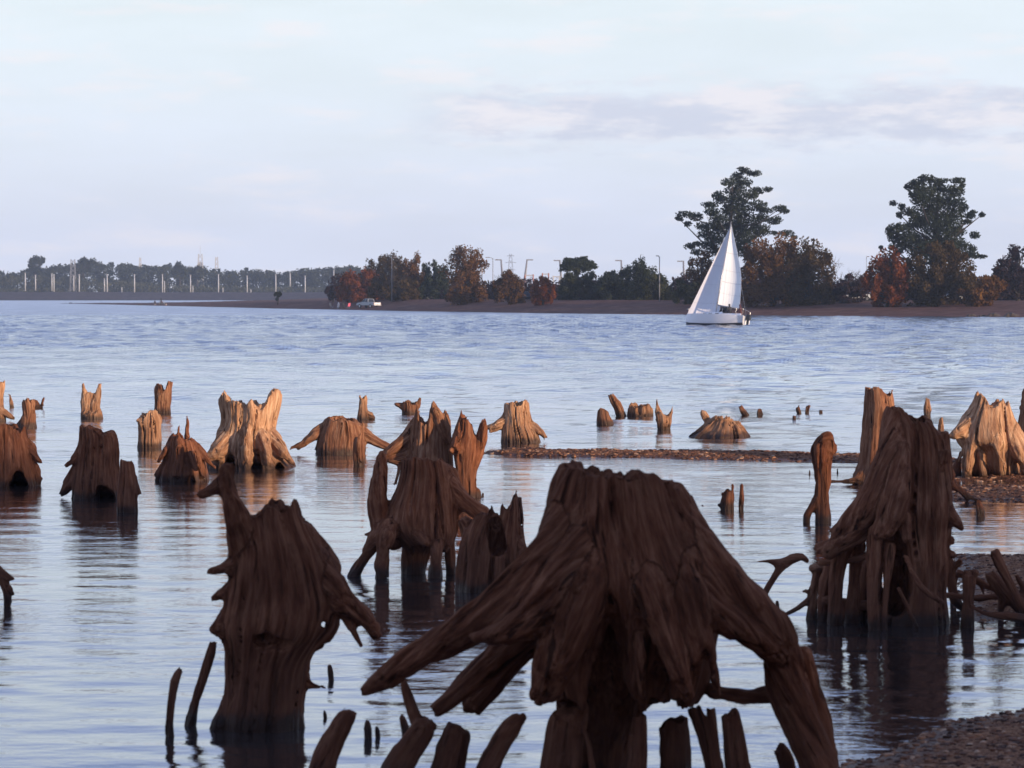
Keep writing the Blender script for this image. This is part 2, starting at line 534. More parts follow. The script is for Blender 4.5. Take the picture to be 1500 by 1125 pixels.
def field_mesh(prims, vox, rough=0.010, zmin=-0.13):
    add = [p for p in prims if not p.sub]
    lo = np.min([p.bounds()[0] for p in add], 0) - 3 * vox
    hi = np.max([p.bounds()[1] for p in add], 0) + 3 * vox
    lo[2] = max(lo[2], zmin - 2 * vox)
    n = np.ceil((hi - lo) / vox).astype(int) + 1
    while n.prod() > 26e6:
        vox *= 1.12
        n = np.ceil((hi - lo) / vox).astype(int) + 1
    ax = [(lo[i] + vox * np.arange(n[i])).astype(np.float32) for i in range(3)]
    F = np.full(tuple(n), 9.0, np.float32)

    def box(b0, b1, m):
        i0 = np.maximum(np.floor((b0 - m - lo) / vox).astype(int), 0)
        i1 = np.minimum(np.ceil((b1 + m - lo) / vox).astype(int) + 1, n)
        return i0, i1

    def grid(i0, i1):
        return (ax[0][i0[0]:i1[0]][:, None, None], ax[1][i0[1]:i1[1]][None, :, None], ax[2][i0[2]:i1[2]][None, None, :])

    for p in prims:
        k = max(p.k, vox)
        m = k + 3 * vox
        b0, b1 = p.bounds()
        i0, i1 = box(b0, b1, m)
        if (i1 <= i0).any():
            continue
        if isinstance(p, Loft):
            d = p.dist(*grid(i0, i1)).astype(np.float32)
        else:                                          # hard union of the segments first, so that the joints do not bulge
            d = np.full(tuple(i1 - i0), 9.0, np.float32)
            for seg in p.segs():
                e = max(seg[2], seg[3]) * 1.3
                j0, j1 = box(np.minimum(seg[0], seg[1]) - e, np.maximum(seg[0], seg[1]) + e, m)
                if (j1 <= j0).any():
                    continue
                w_ = tuple(slice(u - o_, v - o_) for u, v, o_ in zip(j0, j1, i0))
                d[w_] = np.minimum(d[w_], p.seg_d(seg, *grid(j0, j1)))
        sl_ = tuple(slice(u, v) for u, v in zip(i0, i1))
        f = F[sl_]
        if p.sub:
            d = -d
            h = np.maximum(k - np.abs(f - d), 0) / k
            F[sl_] = np.maximum(f, d) + h * h * k * 0.25
        else:
            h = np.maximum(k - np.abs(f - d), 0) / k
            F[sl_] = np.minimum(f, d) - h * h * k * 0.25
    F[:, :, 0] = np.maximum(F[:, :, 0], vox)
    for a in (F[0], F[-1], F[:, 0], F[:, -1], F[:, :, -1]):
        np.maximum(a, vox, out=a)
    V, Q = surface_nets(F, lo.astype(np.float32), vox)
    # fibre coordinates from whichever limb each vertex belongs to
    best, G = np.full(len(V), 1e9, np.float32), np.zeros((len(V), 3), np.float32)
    for p in add:
        d, q = p.grain(V)
        m = d < best
        best[m], G[m] = d[m], q[m]
    # vertex normals, then ribs, checks and splinters along the fibre
    nrm = np.zeros_like(V)
    fn_ = np.cross(V[Q[:, 2]] - V[Q[:, 0]], V[Q[:, 3]] - V[Q[:, 1]])
    for i in range(4):
        for c in range(3):
            nrm[:, c] += np.bincount(Q[:, i], fn_[:, c], len(V))
    nrm /= np.linalg.norm(nrm, axis=1)[:, None] + 1e-9
    gx, gy, gz = G.T
    wq = 0.35 * noise3(gx * 7, gy * 7, gz * 40)
    rib = np.abs(fbm(gx * 8 + wq, gy * 8, gz * 12, 3, 0.6) - 0.5) * 2
    fin = fbm(gx * 30, gy * 30, gz * 24, 2) - 0.5
    msk = np.clip(noise3(gx * 5, gy * 5 + 20, gz * 18) * 2.4 - 0.8, 0, 1)
    chk = np.clip(1 - np.abs(noise3(gx * 14 + 40, gy * 14, gz * 10) - 0.5) / 0.06, 0, 1)
    lump = fbm(V[:, 0] * 6, V[:, 1] * 6, V[:, 2] * 4, 2) - 0.5
    fac = np.abs(fbm(V[:, 0] * 2.6 + 5, V[:, 1] * 2.6, V[:, 2] * 1.7, 3) - 0.5) * 2 - 0.3
    disp = rough * (0.9 * rib + 1.3 * fin - 1.6 * chk * msk + 1.5 * lump - 0.3 + 2.2 * fac)
    V = V + nrm * disp[:, None].astype(np.float32)
    return V, Q, G


SEED = [0]


def px_tube(pts, D, k=None, sub=False, knob=0.12, broken=(False, False)):
    """[(px, py, dy, radius_px), ...] -> Tube in world metres round distance D"""
    q = []
    for px, py, dy, r in pts:
        p = at(px, py, D + dy)
        q.append((p.x, p.y, p.z, r * (D + dy) / FOCAL))
    s_ = D / FOCAL
    return Tube(q, k if k is not None else max(7 * s_, 0.75 * max(a[3] for a in q)), sub, knob, broken)


def stump(label, yb, slices=None, top=None, roots=(), cuts=(), hung=(), mat='rust', ratio=0.95, flute=0.09,
          jag=None, bowl=None, voxpx=1.5, dD=0.0, group='dead tree stumps standing in the shallow lake', name='tree_stump',
          cat='tree stump', rough=None, lean=0.0, sink=True, cutn=5, deep=1.1, kf=0.6):
    """one stump: traced trunk + smoothly joined roots, minus cavities; hung = loose roots kept as parts of their own"""
    SEED[0] += 1
    D = water_y(yb) + dD
    s_ = D / FOCAL
    vox = voxpx * s_ * (1.48 if voxpx >= 1 else 1.22)
    rough = rough if rough is not None else min(0.022, 1.7 * s_)
    prims = []
    if slices:
        sl = []
        for py, xl, xr in slices:
            a, b = at(xl, py, D), at(xr, py, D)
            sl.append((a.z, a.x, b.x))
        sl.sort()
        if sink and sl[0][0] < 0.15:
            sl.insert(0, (-0.3, sl[0][1], sl[0][2]))
        tp = [(at(x, y, D).x, at(x, y, D).z) for x, y in (top or [(slices[0][1], slices[0][0]), (slices[0][2], slices[0][0])])]
        wdt = np.mean([q[2] - q[1] for q in sl])
        prims.append(Loft(sl, D, ratio, tp, flute, (0.22 if jag is None else jag * 1.25) * wdt, (0.22 if bowl is None else bowl) * wdt, SEED[0], lean=lean))
    for rt in roots:
        if slices and rt[0][2] < -0.04 and rt[0][3] > 8:           # begin well inside the trunk so that no knuckle shows
            a = rt[0]
            rt = [(a[0], a[1], a[2] + deep * a[3] * s_, a[3] * 0.85)] + list(rt[1:])
        prims.append(px_tube(rt, D, k=max(5 * s_, kf * s_ * max(q[3] for q in rt)), knob=0.07, broken=(not slices, bool(slices))))
    for ct in cuts:
        rm = max(q[3] for q in ct) * s_
        for j in range(cutn):
            prims.append(px_tube([(q[0], q[1], q[2] + j * 1.1 * rm, q[3]) for q in ct], D, k=4 * s_, sub=True, knob=0.22))
    base = Vector((float(np.mean([p.bounds()[0][0] + p.bounds()[1][0] for p in prims if not p.sub]) / 2), D, 0))
    V, Q, G = field_mesh(prims, vox, rough)
    o = mesh_np(name, V - np.array(base, np.float32), Q, M[mat], loc=base, attrs={'grain': G})
    tag(o, label, cat, group)
    for hg in hung:
        V, Q, G = field_mesh([px_tube(hg, D)], min(vox, max(min(q[3] for q in hg) * 0.75, 0.8) * s_), rough * 0.5)
        mesh_np('root', V - np.array(base, np.float32), Q, M[mat], parent=o, attrs={'grain': G})
    return o


def stub(label, yb, tubes, mat='dark', group='broken roots and stakes standing in the water', name='root_stub', cat='broken root', voxpx=1.3, dD=0.0, rough=None):
    return stump(label, yb, roots=tubes, mat=mat, group=group, name=name, cat=cat, voxpx=voxpx, dD=dD, rough=rough)

# ------------------------------------------------------------------ water
def water_material():
    m, t = new_mat('lake_water')
    pos = t.n('ShaderNodeNewGeometry').outputs['Position']
    sp = t.n('ShaderNodeSeparateXYZ', {'Vector': pos})
    far = t.step(sp.outputs['Y'], 30.0, 170.0)
    st = t.n('ShaderNodeVectorMath', {0: pos, 1: (1.0, 1.9, 1.0)}, operation='MULTIPLY').outputs[0]
    a = t.noise(st, 2.4, 3, 0.5, noise_dimensions='3D')
    b = t.noise(st, 7.0, 3, 0.55)
    c = t.noise(pos, 0.16, 3, 0.55)                       # gusts: patches of calmer and rougher water
    gust = t.math('ADD', 0.35, t.math('MULTIPLY', t.step(c, 0.3, 0.7), 0.9))
    h = t.math('ADD', t.math('MULTIPLY', a, 0.7), t.math('MULTIPLY', b, 0.22))
    h = t.math('MULTIPLY', h, gust)
    strength = t.math('ADD', t.math('ADD', 0.19, t.math('MULTIPLY', far, 0.75)), t.math('MULTIPLY', t.step(sp.outputs['Y'], 340.0, 460.0), 0.9))
    bmp = t.n('ShaderNodeBump', {'Strength': strength, 'Distance': 0.10, 'Height': h})
    mud = t.mix(t.noise(pos, 0.35, 3), (0.030, 0.020, 0.017), (0.045, 0.033, 0.030))
    dif = t.n('ShaderNodeBsdfDiffuse', {'Color': mud, 'Normal': bmp.outputs[0]})
    gl = t.n('ShaderNodeBsdfGlossy', {'Color': (0.94, 0.96, 1.0, 1), 'Roughness': t.math('ADD', 0.03, t.math('ADD', t.math('MULTIPLY', t.step(sp.outputs['Y'], 50.0, 240.0), 0.10), t.math('MULTIPLY', t.step(sp.outputs['Y'], 360.0, 450.0), 0.16))), 'Normal': bmp.outputs[0]})
    fr = t.n('ShaderNodeFresnel', {'IOR': 1.75, 'Normal': bmp.outputs[0]}).outputs[0]
    fac = t.math('ADD', 0.23, t.math('MULTIPLY', fr, 0.80), clamp=True)
    mx = t.n('ShaderNodeMixShader', {'Fac': fac, 1: dif.outputs[0], 2: gl.outputs[0]})
    out(t, mx.outputs[0])
    return m


def build_water():
    rows = [8.0]
    while rows[-1] < 440:
        y = rows[-1]
        rows.append(y + min(0.0052 * y, 0.58))
    while rows[-1] < 2400:
        rows.append(rows[-1] * 1.03)
    rows = np.array(rows, np.float32)
    an = np.concatenate([np.tan(np.radians(np.linspace(-34, -12.6, 30))), np.tan(np.radians(np.linspace(-12.5, 12.5, 310))), np.tan(np.radians(np.linspace(12.6, 34, 30)))])
    Y = np.repeat(rows[:, None], len(an), 1)
    X = rows[:, None] * an[None, :]
    Z = np.zeros_like(X)
    r = np.random.default_rng(5)
    inview = np.clip((0.24 - np.abs(an)) / 0.03, 0, 1)[None, :]
    gust = 0.45 + 1.1 * fbm(X * 0.035, Y * 0.012, 0 * X + 3, 3)
    # open water: wind chop that dies away in the sheltered shallows
    openw = np.clip((Y - 42) / 110, 0, 1) ** 0.8 * np.clip((436 - Y) / 60, 0, 1)
    for i in range(26):
        lam = 1.2 * (2.5 / 1.2) ** r.random()
        th = r.normal(0.35, 0.55)
        k = 2 * math.pi / lam
        kx, ky = k * math.sin(th), k * math.cos(th)
        amp = 0.0078 * lam ** 0.9
        Z += openw * amp * np.sin(kx * X + ky * Y + r.random() * 6.28 + 1.2 * np.sin(0.11 * X + 0.05 * Y + i))
    near = np.clip((95 - Y) / 70, 0, 1)
    for i in range(26):
        lam = 0.30 * (1.5 / 0.30) ** r.random()
        th = r.normal(0.12, 0.38)
        k = 2 * math.pi / lam
        kx, ky = k * math.sin(th), k * math.cos(th)
        amp = 0.00185 * lam ** 0.85
        fade = np.clip((lam / (0.0052 * Y * 2.4)) - 0.6, 0, 1)
        Z += near * fade * amp * np.sin(kx * X + ky * Y + r.random() * 6.28 + 1.6 * np.sin(0.5 * X + 0.23 * Y + 2 * i))
    Z *= gust * inview
    n, m = X.shape
    I = np.arange(n * m).reshape(n, m)
    Q = np.stack([I[:-1, :-1].ravel(), I[:-1, 1:].ravel(), I[1:, 1:].ravel(), I[1:, :-1].ravel()], 1)
    o = mesh_np('water', np.stack([X.ravel(), Y.ravel(), Z.ravel()], 1), Q, water_material())
    o['kind'] = 'structure'


build_water()


# ------------------------------------------------------------------ ground
def gravel_ground(name, dark, mid, light, sc=9.0, rough=0.9, wet=True):
    m, t = new_mat(name)
    pos = t.n('ShaderNodeNewGeometry').outputs['Position']
    vo = t.n('ShaderNodeTexVoronoi', {'Vector': pos, 'Scale': sc * 3}, feature='F1')
    cell = t.n('ShaderNodeSeparateColor', {'Color': vo.outputs['Color']}).outputs[0]
    n1 = t.noise(pos, sc * 0.25, 5, 0.6)
    f = t.math('ADD', t.math('MULTIPLY', cell, 0.55), t.math('MULTIPLY', n1, 0.5))
    col = t.ramp(f, [(0.15, dark), (0.5, mid), (0.9, light)])
    ro = rough
    if wet:
        z = t.n('ShaderNodeSeparateXYZ', {'Vector': pos}).outputs['Z']
        wf = t.math('SUBTRACT', 1.0, t.step(t.math('ADD', z, t.math('MULTIPLY', t.math('SUBTRACT', n1, 0.5), 0.05)), 0.01, 0.06))
        col = t.mix(t.math('MULTIPLY', wf, 0.8), col, dark)
        ro = t.math('SUBTRACT', rough, t.math('MULTIPLY', wf, 0.55))
    b = t.n('ShaderNodeBump', {'Strength': 0.8, 'Distance': 0.03, 'Height': t.math('SUBTRACT', n1, t.math('MULTIPLY', vo.outputs['Distance'], 0.8))})
    out(t, t.n('ShaderNodeBsdfPrincipled', {'Base Color': col, 'Roughness': ro, 'Normal': b.outputs[0], 'Specular IOR Level': 0.12}).outputs[0])
    return m


M['gravel'] = gravel_ground('red_brown_gravel', (0.055, 0.022, 0.012), (0.190, 0.076, 0.038), (0.36, 0.175, 0.090), sc=17.0)
M['soil'] = gravel_ground('red_soil', (0.070, 0.030, 0.022), (0.115, 0.050, 0.036), (0.170, 0.085, 0.062), sc=0.25, wet=False)
M['dam'] = gravel_ground('grey_brown_embankment', (0.034, 0.024, 0.026), (0.050, 0.036, 0.038), (0.075, 0.056, 0.055), sc=0.2, wet=False)
M['bed'] = plain('lake_bed_mud', (0.09, 0.055, 0.04), 0.9)

# the lake bed and land: one sheet to the horizon
g = mesh_np('ground', [(-1700, -400, -0.9), (1700, -400, -0.9), (1700, 2650, -0.9), (-1700, 2650, -0.9)], [(0, 1, 2, 3)], M['bed'])
g['kind'] = 'structure'

_lx = np.array([-60, -10, -2, 1.2, 2.15, 2.9, 3.5, 6, 12, 60.0])
_ly = np.array([9, 11.5, 14.3, 15.8, 17.3, 18.9, 19.5, 21.5, 24, 30.0])


def shore_h(x, y):
    nz = fbm(x * 1.1, y * 1.1, 0 * x + 1.5, 4) - 0.5
    nf = fbm(x * 5, y * 5, 0 * x + 7.5, 2) - 0.5
    s = np.interp(x, _lx, _ly) - y
    h = np.where(s > 0, 0.055 * s, 0.10 * s)
    h = np.maximum(h, -0.4)
    # gravel spit on the right
    e = np.clip((x - (4.05 + 0.14 * (y - 26))) / 0.8, -1, 1)
    rr = 1 - ((y - 28.0) / 3.3) ** 2
    spit = 0.13 * np.minimum(rr, e) - 0.01
    # thin gravel bar across the middle, and two more behind the right-hand stump
    yc = np.interp(x, [-1.5, 3, 5.9, 7, 9.5, 14], [51.6, 50.4, 49.4, 47.8, 46.0, 44])
    hw = np.interp(x, [-0.9, 0.4, 3, 9], [0.2, 0.6, 1.05, 1.2])
    bar = 0.10 * np.minimum(1 - ((y - yc) / hw) ** 2, np.clip((x + 0.5) / 0.5, -1, 1)) - 0.005
    b3 = 0.10 * np.minimum(1 - ((y - 40.6) / 1.5) ** 2, np.clip((x - 5.7) / 1.2, -1, 1)) - 0.01
    b4 = 0.07 * np.minimum(1 - ((y - 44.2) / 0.6) ** 2, np.clip((x - 6.6) / 1.2, -1, 1))
    h = np.maximum.reduce([h, np.maximum(spit, -0.4), np.maximum(bar, -0.4), np.maximum(b3, -0.4), np.maximum(b4, -0.4)])
    return h + nz * 0.075 + nf * 0.03


def build_shore():
    xs, ys = np.arange(-7, 13, 0.085), np.arange(7.5, 55, 0.085)
    X, Y = np.meshgrid(xs, ys)
    Z = shore_h(X, Y)
    n, m = X.shape
    I = np.arange(n * m).reshape(n, m)
    Q = np.stack([I[:-1, :-1].ravel(), I[:-1, 1:].ravel(), I[1:, 1:].ravel(), I[1:, :-1].ravel()], 1)
    Q = Q[Z.ravel()[Q].max(1) > -0.06]
    used = np.unique(Q)
    rm = np.full(n * m, -1)
    rm[used] = np.arange(len(used))
    V = np.stack([X.ravel(), Y.ravel(), Z.ravel()], 1)[used]
    o = mesh_np('shore', V, rm[Q], M['gravel'])
    o['kind'] = 'structure'
    # loose pebbles
    r = np.random.default_rng(3)
    px = r.uniform(-2, 12, 260000)
    py = r.uniform(15.5, 54, 260000)
    vis = (np.abs(px) < py * 0.185)
    px, py = px[vis], py[vis]
    pz = shore_h(px, py)
    ok = (pz > -0.02) & (r.random(len(px)) < np.where(py < 23, 1.0, 0.55))
    px, py, pz = px[ok][:13000], py[ok][:13000], pz[ok][:13000]
    N = len(px)
    size = 0.007 + 0.026 * r.random(N) ** 3
    size *= np.where(py > 35, 1.35, 1.0)
    base = np.array([(1, 0, 0), (-1, 0, 0), (0, 1, 0), (0, -1, 0), (0, 0, 1), (0, 0, -1), (.6, .6, .55), (-.6, .6, .5), (-.6, -.6, .55), (.6, -.6, .5)], np.float32)
    # a small lopsided stone: two rings and two poles
    ring = [(math.cos(a), math.sin(a)) for a in np.linspace(0, 2 * math.pi, 6)[:-1]]
    bv = np.array([(c, s, -0.15) for c, s in ring] + [(0.75 * c, 0.75 * s, 0.45) for c, s in ring] + [(0, 0, 0.7)], np.float32)
    bf = []
    for i in range(5):
        j = (i + 1) % 5
        bf += [(i, j, 5 + j), (i, 5 + j, 5 + i), (5 + i, 5 + j, 10)]
    bf = np.array(bf)
    P = bv[None] * (1 + 0.5 * (r.random((N, len(bv), 1)) - 0.5))
    P = P * np.stack([size * r.uniform(0.8, 1.5, N), size * r.uniform(0.8, 1.3, N), size * r.uniform(0.5, 0.9, N)], 1)[:, None, :]
    a = r.random(N) * 6.28
    ca, sa = np.cos(a)[:, None], np.sin(a)[:, None]
    P = np.stack([P[..., 0] * ca - P[..., 1] * sa, P[..., 0] * sa + P[..., 1] * ca, P[..., 2]], -1) + np.stack([px, py, pz], 1)[:, None, :]
    F = (bf[None] + (np.arange(N) * len(bv))[:, None, None]).reshape(-1, 3)
    m, t = new_mat('pebble_stone')
    tn = t.n('ShaderNodeAttribute', attribute_name='tint').outputs['Fac']
    col = t.ramp(tn, [(0.0, (0.035, 0.015, 0.010)), (0.5, (0.16, 0.066, 0.036)), (0.85, (0.27, 0.13, 0.07)), (1.0, (0.42, 0.27, 0.18))])
    out(t, t.n('ShaderNodeBsdfPrincipled', {'Base Color': col, 'Roughness': 0.8, 'Specular IOR Level': 0.2}).outputs[0])
    o = mesh_np('gravel', P.reshape(-1, 3), F, m, smooth=False, attrs={'tint': np.repeat(r.random(N), len(bv))})
    tag(o, 'loose red brown pebbles strewn over the shore and the gravel bars', None, None, 'stuff')


build_shore()

# ------------------------------------------------------------------ leaves and trees
def leaf_mat(name, dark, light):
    m, t = new_mat(name)
    tn = t.n('ShaderNodeAttribute', attribute_name='tint').outputs['Fac']
    col = t.ramp(tn, [(0.0, dark), (1.0, light)])
    d = t.n('ShaderNodeBsdfDiffuse', {'Color': col})
    tr = t.n('ShaderNodeBsdfTranslucent', {'Color': col})
    out(t, t.n('ShaderNodeMixShader', {'Fac': 0.25, 1: d.outputs[0], 2: tr.outputs[0]}).outputs[0])
    return m


M['bark'] = plain('tree_bark', (0.030, 0.023, 0.020), 0.9, var=0.3)
M['leaf_dark'] = leaf_mat('dark_evergreen_leaves', (0.018, 0.026, 0.020), (0.050, 0.062, 0.040))
M['leaf_green'] = leaf_mat('olive_green_leaves', (0.022, 0.030, 0.018), (0.060, 0.062, 0.030))
M['leaf_brown'] = leaf_mat('brown_autumn_leaves', (0.058, 0.030, 0.014), (0.150, 0.078, 0.030))
M['leaf_red'] = leaf_mat('red_autumn_leaves', (0.095, 0.028, 0.012), (0.250, 0.078, 0.026))
M['leaf_rust'] = leaf_mat('rust_autumn_leaves', (0.066, 0.032, 0.013), (0.180, 0.088, 0.030))
M['leaf_olive'] = leaf_mat('olive_brown_leaves', (0.036, 0.026, 0.013), (0.110, 0.070, 0.030))
M['leaf_plum'] = leaf_mat('plum_twigs', (0.026, 0.018, 0.022), (0.055, 0.035, 0.038))
M['leaf_far'] = leaf_mat('far_forest_leaves', (0.020, 0.028, 0.022), (0.055, 0.062, 0.040))
M['leaf_scrub'] = leaf_mat('pale_scrub_leaves', (0.045, 0.052, 0.034), (0.090, 0.090, 0.055))


def leaves(C, Rr, n, size, rng, shell=0.5):
    """leaf quads spread through ellipsoidal clumps: C (k,3), Rr (k,3), n leaves each"""
    C, Rr = np.asarray(C, np.float32), np.asarray(Rr, np.float32)
    k = len(C)
    n = np.full(k, n) if np.isscalar(n) else np.asarray(n)
    ci = np.repeat(np.arange(k), n)
    N = len(ci)
    d = rng.normal(size=(N, 3))
    d /= np.linalg.norm(d, axis=1)[:, None]
    rad = rng.random(N) ** shell
    P = C[ci] + d * rad[:, None] * Rr[ci]
    a = rng.normal(size=(N, 3))
    a /= np.linalg.norm(a, axis=1)[:, None]
    b = np.cross(a, rng.normal(size=(N, 3)))
    b /= np.linalg.norm(b, axis=1)[:, None]
    sz = (size * rng.uniform(0.6, 1.4, N))[:, None]
    a, b = a * sz, b * sz * 0.55
    V = np.stack([P - a, P - b, P + a, P + b], 1).reshape(-1, 3)
    F = np.arange(N * 4).reshape(N, 4)
    ctint = rng.random(k)
    tint = np.clip(0.5 * ctint[ci] + 0.5 * rng.random(N), 0, 1)
    return V, F, np.repeat(tint, 4)


SHORE_PX = np.array([60, 95, 230, 400, 600, 800, 1000, 1200, 1500, 1800.0])
SHORE_D = np.array([990, 940, 748, 598, 498, 442, 410, 385, 362, 345.0])
LAND_L = np.interp


def land_z(px, Y):
    s = Y - np.interp(px, SHORE_PX, SHORE_D)
    top = np.interp(px, [90, 170, 300, 480, 600, 3000], [0.15, 0.35, 0.7, 1.5, 1.9, 1.9])
    return np.minimum(np.maximum(s, -10) * np.interp(px, [90, 400, 700], [0.012, 0.025, 0.045]), top)


def build_far_land():
    pxs = np.concatenate([np.linspace(88, 600, 90), np.linspace(610, 2600, 120)])
    V, t_ = [], np.concatenate([np.linspace(-4, 60, 40), np.geomspace(66, 900, 26)])
    Ls = np.interp(pxs, [88, 130, 200, 300, 430, 520, 3000], [1, 16, 60, 190, 420, 900, 900])
    for px, L in zip(pxs, Ls):
        for s in t_:
            ss = s if s <= 0 else s * min(1.0, L / 900.0 * 3) if L < 300 else s
            ss = min(ss, L)
            Y = float(np.interp(px, SHORE_PX, SHORE_D)) + ss
            z = float(land_z(px, Y))
            if s > 0:
                z += 0.10 * float(noise3(np.float32(px * 0.21), np.float32(ss * 0.11), np.float32(0.3)))
            if L < 900 and ss >= L * 0.98:
                z = -0.3
            V.append(((px - 750) / FOCAL * Y, Y, z))
    n, m = len(pxs), len(t_)
    I = np.arange(n * m).reshape(n, m)
    Q = np.stack([I[:-1, :-1].ravel(), I[1:, :-1].ravel(), I[1:, 1:].ravel(), I[:-1, 1:].ravel()], 1)
    o = mesh_np('far_shore', V, Q, M['soil'])
    o['kind'] = 'structure'
    # the long low embankment on the left, across the far water
    xs = np.linspace(-900, 160, 160)
    prof = [(1480, -0.4), (1488, 0.3), (1505, 3.3), (1512, 4.0), (1530, 4.1), (1900, 4.3), (2600, 5)]
    V = []
    for x in xs:
        for y, z in prof:
            V.append((x, y + 3 * math.sin(x * 0.03), z + 0.35 * float(noise3(np.float32(x * 0.08), np.float32(y * 0.01), np.float32(2)))))
    n, m = len(xs), len(prof)
    I = np.arange(n * m).reshape(n, m)
    Q = np.stack([I[:-1, :-1].ravel(), I[1:, :-1].ravel(), I[1:, 1:].ravel(), I[:-1, 1:].ravel()], 1)
    o = mesh_np('embankment', V, Q, M['dam'])
    o['kind'] = 'structure'
    # unseen wooded bank behind the camera, its height set to shade the near water
    xs, ys = np.linspace(-160, 260, 90), np.array([5, -8, -18, -28, -38, -48, -70, -120, -200.0])
    hz = np.array([0.4, 1.0, 3.0, 8.0, 13.5, 16.5, 16.5, 15, 13.0])
    V = [(x, y, h * (1 + 0.12 * (float(noise3(np.float32(x * 0.05), np.float32(y * 0.05), np.float32(5))) - 0.5))) for x in xs for y, h in zip(ys, hz)]
    n, m = len(xs), len(ys)
    I = np.arange(n * m).reshape(n, m)
    Q = np.stack([I[:-1, :-1].ravel(), I[:-1, 1:].ravel(), I[1:, 1:].ravel(), I[1:, :-1].ravel()], 1)
    o = mesh_np('riverbank_hill', V, Q, M['bed'])
    o['kind'] = 'structure'
    r = np.random.default_rng(21)
    k = 900
    C = np.stack([r.uniform(-90, 255, k), r.uniform(-60, -38, k), r.uniform(15.0, 20.3, k)], 1)
    C[:, 2] += 1.5 * np.clip((C[:, 0] - 60) / 12, 0, 1) * np.clip((126 - C[:, 0]) / 4, 0, 1)      # crowns raised here to push the shade edge farther out
    C[:, 2] += 1.6 * (noise3(C[:, 0] * 0.12, 0 * C[:, 0], 0 * C[:, 0]) - 0.5)
    V, F, tn = leaves(C, np.full((k, 3), 2.1), 58, 0.52, r)
    o = mesh_np('woodland', V, F, M['leaf_far'], smooth=False, attrs={'tint': tn})
    tag(o, 'dense wood on the high bank behind the camera, out of view', None, None, 'stuff')


build_far_land()


def limbs(base, top, C, rng, r0, kids=10):
    """trunk and limbs reaching into the clumps"""
    m = MB()
    base, top = Vector(base), Vector(top)
    mid = base.lerp(top, 0.5) + Vector((rng.normal() * r0, rng.normal() * r0, 0))
    m.tube([base - Vector((0, 0, 0.4)), base + Vector((0, 0, 0.5)), mid, top], [r0 * 1.5, r0 * 1.05, r0 * 0.75, r0 * 0.25], 8)
    pick = rng.permutation(len(C))[:kids]
    for i in pick:
        e = Vector([float(v) for v in C[i]])
        t = float(np.clip((e.z - base.z) / max(top.z - base.z, 0.1) - rng.uniform(0.12, 0.35), 0.12, 0.92))
        s_ = base.lerp(mid, t * 2) if t < 0.5 else mid.lerp(top, t * 2 - 1)
        c = s_.lerp(e, 0.55) + Vector((0, 0, -0.08 * (e - s_).length + rng.normal() * 0.2))
        rr = r0 * (0.5 - 0.3 * t)
        m.tube([s_, c, e], [rr, rr * 0.6, rr * 0.25], 5)
    return m


TREE_GROUP = 'trees on the far shore'


